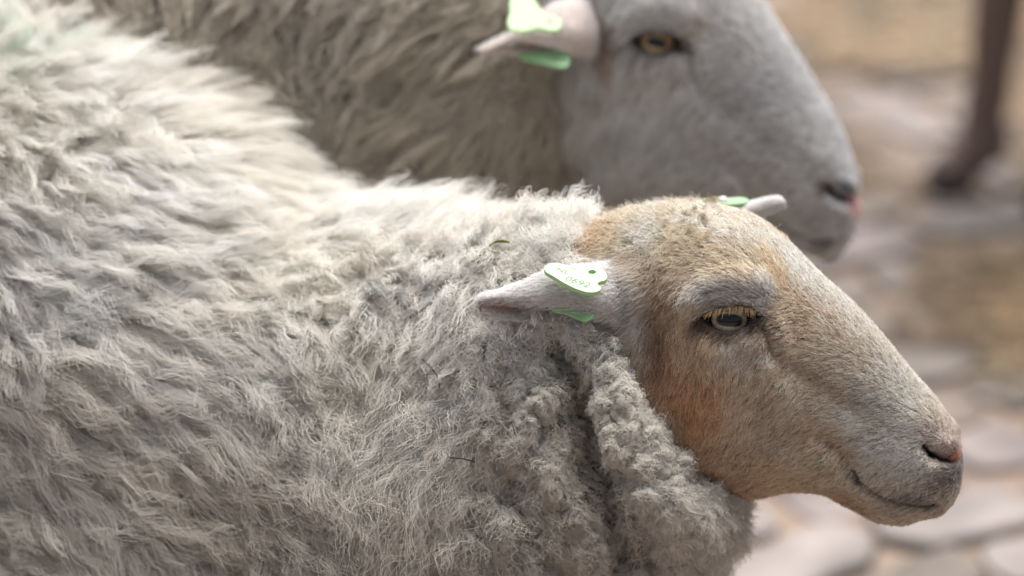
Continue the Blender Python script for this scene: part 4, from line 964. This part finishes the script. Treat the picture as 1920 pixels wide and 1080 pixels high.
plate('back_plate', [(975, 106), (1000, 101), (1030, 98), (1059, 99), (1066, 105), (1067, 116), (1061, 126), (1050, 127), (1020, 120), (990, 113)], P(1025, 112, 1.79), nrm(-Ff * .8 + Uu * .4), M_TAG2, t3, None, .0006, .0004)

# ------------------------------------------------------------------ dark sheep at the back: slender legs in view
def dark_sheep():
    D = lambda px, py: Cc - (Ff + ((px - 960) / FPX) * Rr - ((py - 540) / FPX) * Uu) * (CAMZ / (Ff + ((px - 960) / FPX) * Rr - ((py - 540) / FPX) * Uu)[2])
    g1, g2 = D(1790, 362), D(1990, 408); up = np.array([0, 0, 1.0]); X = np.array([-1.0, 0, 0]); col_ = lin((128, 110, 104))
    root = empty('sheep', Vector((g1 + g2) / 2)); tag(root, 'dark brown sheep far behind with just its slender lower leg in view', 'sheep')
    sh = Shell(); back = np.array([.62, .06, 0])
    for g, rear in ((g1, 0), (g2, 0), (g1 + back, 1), (g2 + back, 1)):
        kx = .05 if rear else 0
        add_tube(sh, [g + up * .50 - X * .08, g + up * .40 - X * (.055 + kx), g + up * .33 - X * (.042 + kx), g + up * .20 - X * .037, g + up * .115 - X * .034, g + up * .085 - X * .036, g + up * .05 - X * .010, g + up * .028 + X * .006],
                 [.08, .06, .040, .030, .029, .036, .032, .035], 24, 60, col=col_)
    mid = (g1 + g2) / 2
    add_tube(sh, [mid + up * .62 + X * .08, mid + up * .62, mid + up * .62 - X * .2, mid + back + up * .62 - X * .05, mid + back + up * .6 - X * .2, mid + back + up * .56 - X * .27], [.08, .17, .21, .22, .18, .06], 28, 50, col=col_)
    add_tube(sh, [mid + up * .66, mid + up * .76 + X * .16, mid + up * .86 + X * .24], [.13, .095, .08], 20, 20, col=col_)
    add_tube(sh, [mid + up * .90 + X * .19, mid + up * .88 + X * .28, mid + up * .80 + X * .38, mid + up * .755 + X * .44, mid + up * .745 + X * .46], [.05, .07, .05, .038, .018], 20, 30, col=col_)
    for q in (-1, 1): add_tube(sh, [mid + up * .89 + X * .23 + np.array([0, q * .05, 0]), mid + up * .90 + X * .21 + np.array([0, q * .11, 0]), mid + up * .88 + X * .2 + np.array([0, q * .16, 0])], [.02, .024, .005], 12, 14, col=col_)
    V, F_, C = sh.arrays(); V = V + grid_jit(V); mesh_obj('body', V, F_, M_SKIN, root, C)
    for g in (g1, g2, g1 + back, g2 + back):
        for q in (-1, 1):
            hv, hf_ = tube([g + up * .045 + X * .006 + np.array([0, q * .013, 0]), g + up * .022 + X * .015 + np.array([0, q * .015, 0]), g + up * .003 + X * .022 + np.array([0, q * .015, 0])], [.018, .026, .029], 14); mesh_obj('hoof', hv, hf_, M_HOOF, root)
    for q in (-1, 1):
        c = mid + up * .885 + X * .315 + np.array([0, q * .052, 0]); hv, hf_ = tube([c - [0, q * .012, 0], c, c + [0, q * .008, 0]], [.004, .011, .003], 14); mesh_obj('eye', hv, hf_, M_HOOF, root)
def grid_jit(V): return 0.003 * np.stack([vnoise(V, 40, 91), vnoise(V, 40, 92), vnoise(V, 40, 93)], 1)
dark_sheep()

# ------------------------------------------------------------------ bits of plant caught in the wool
bgb = bvh_of(BG.reshape(-1, 3), grid_faces(*BG.shape[:2]))
def stalk(pts, radii, m, label, lift):
    W = []
    for p in pts:
        h, n = cast(bgb, *p); W.append(h + nrm(Cc - h) * lift)
    W = np.array(W); o = empty('stalk', (0, 0, 0)); COL.objects.unlink(o); bpy.data.objects.remove(o)
    v, f = tube(W, radii, 8); ob = mesh_obj('dried_stalk', v, f, m); return tag(ob, label, 'stalk', None)
stalk([(896, 493), (898, 481), (905, 473), (915, 463), (928, 454), (942, 452), (955, 454)], [.0006, .0009, .0012, .0006, .0007, .0011, .0005], M_STALK, 'curved olive green stalk lying on the neck wool above the ear', .034)
stalk([(792, 674), (806, 687), (818, 702), (823, 716), (824, 728)], [.0005, .0005, .0006, .0005, .0004], M_DARKSTALK, 'thin dark bent stalk on the shoulder wool left of the neck folds', .020)
stalk([(843, 858), (866, 860), (891, 866)], [.0004, .0005, .0004], M_DARKSTALK, 'short straight brown stalk in the wool low beside the neck folds', .020)
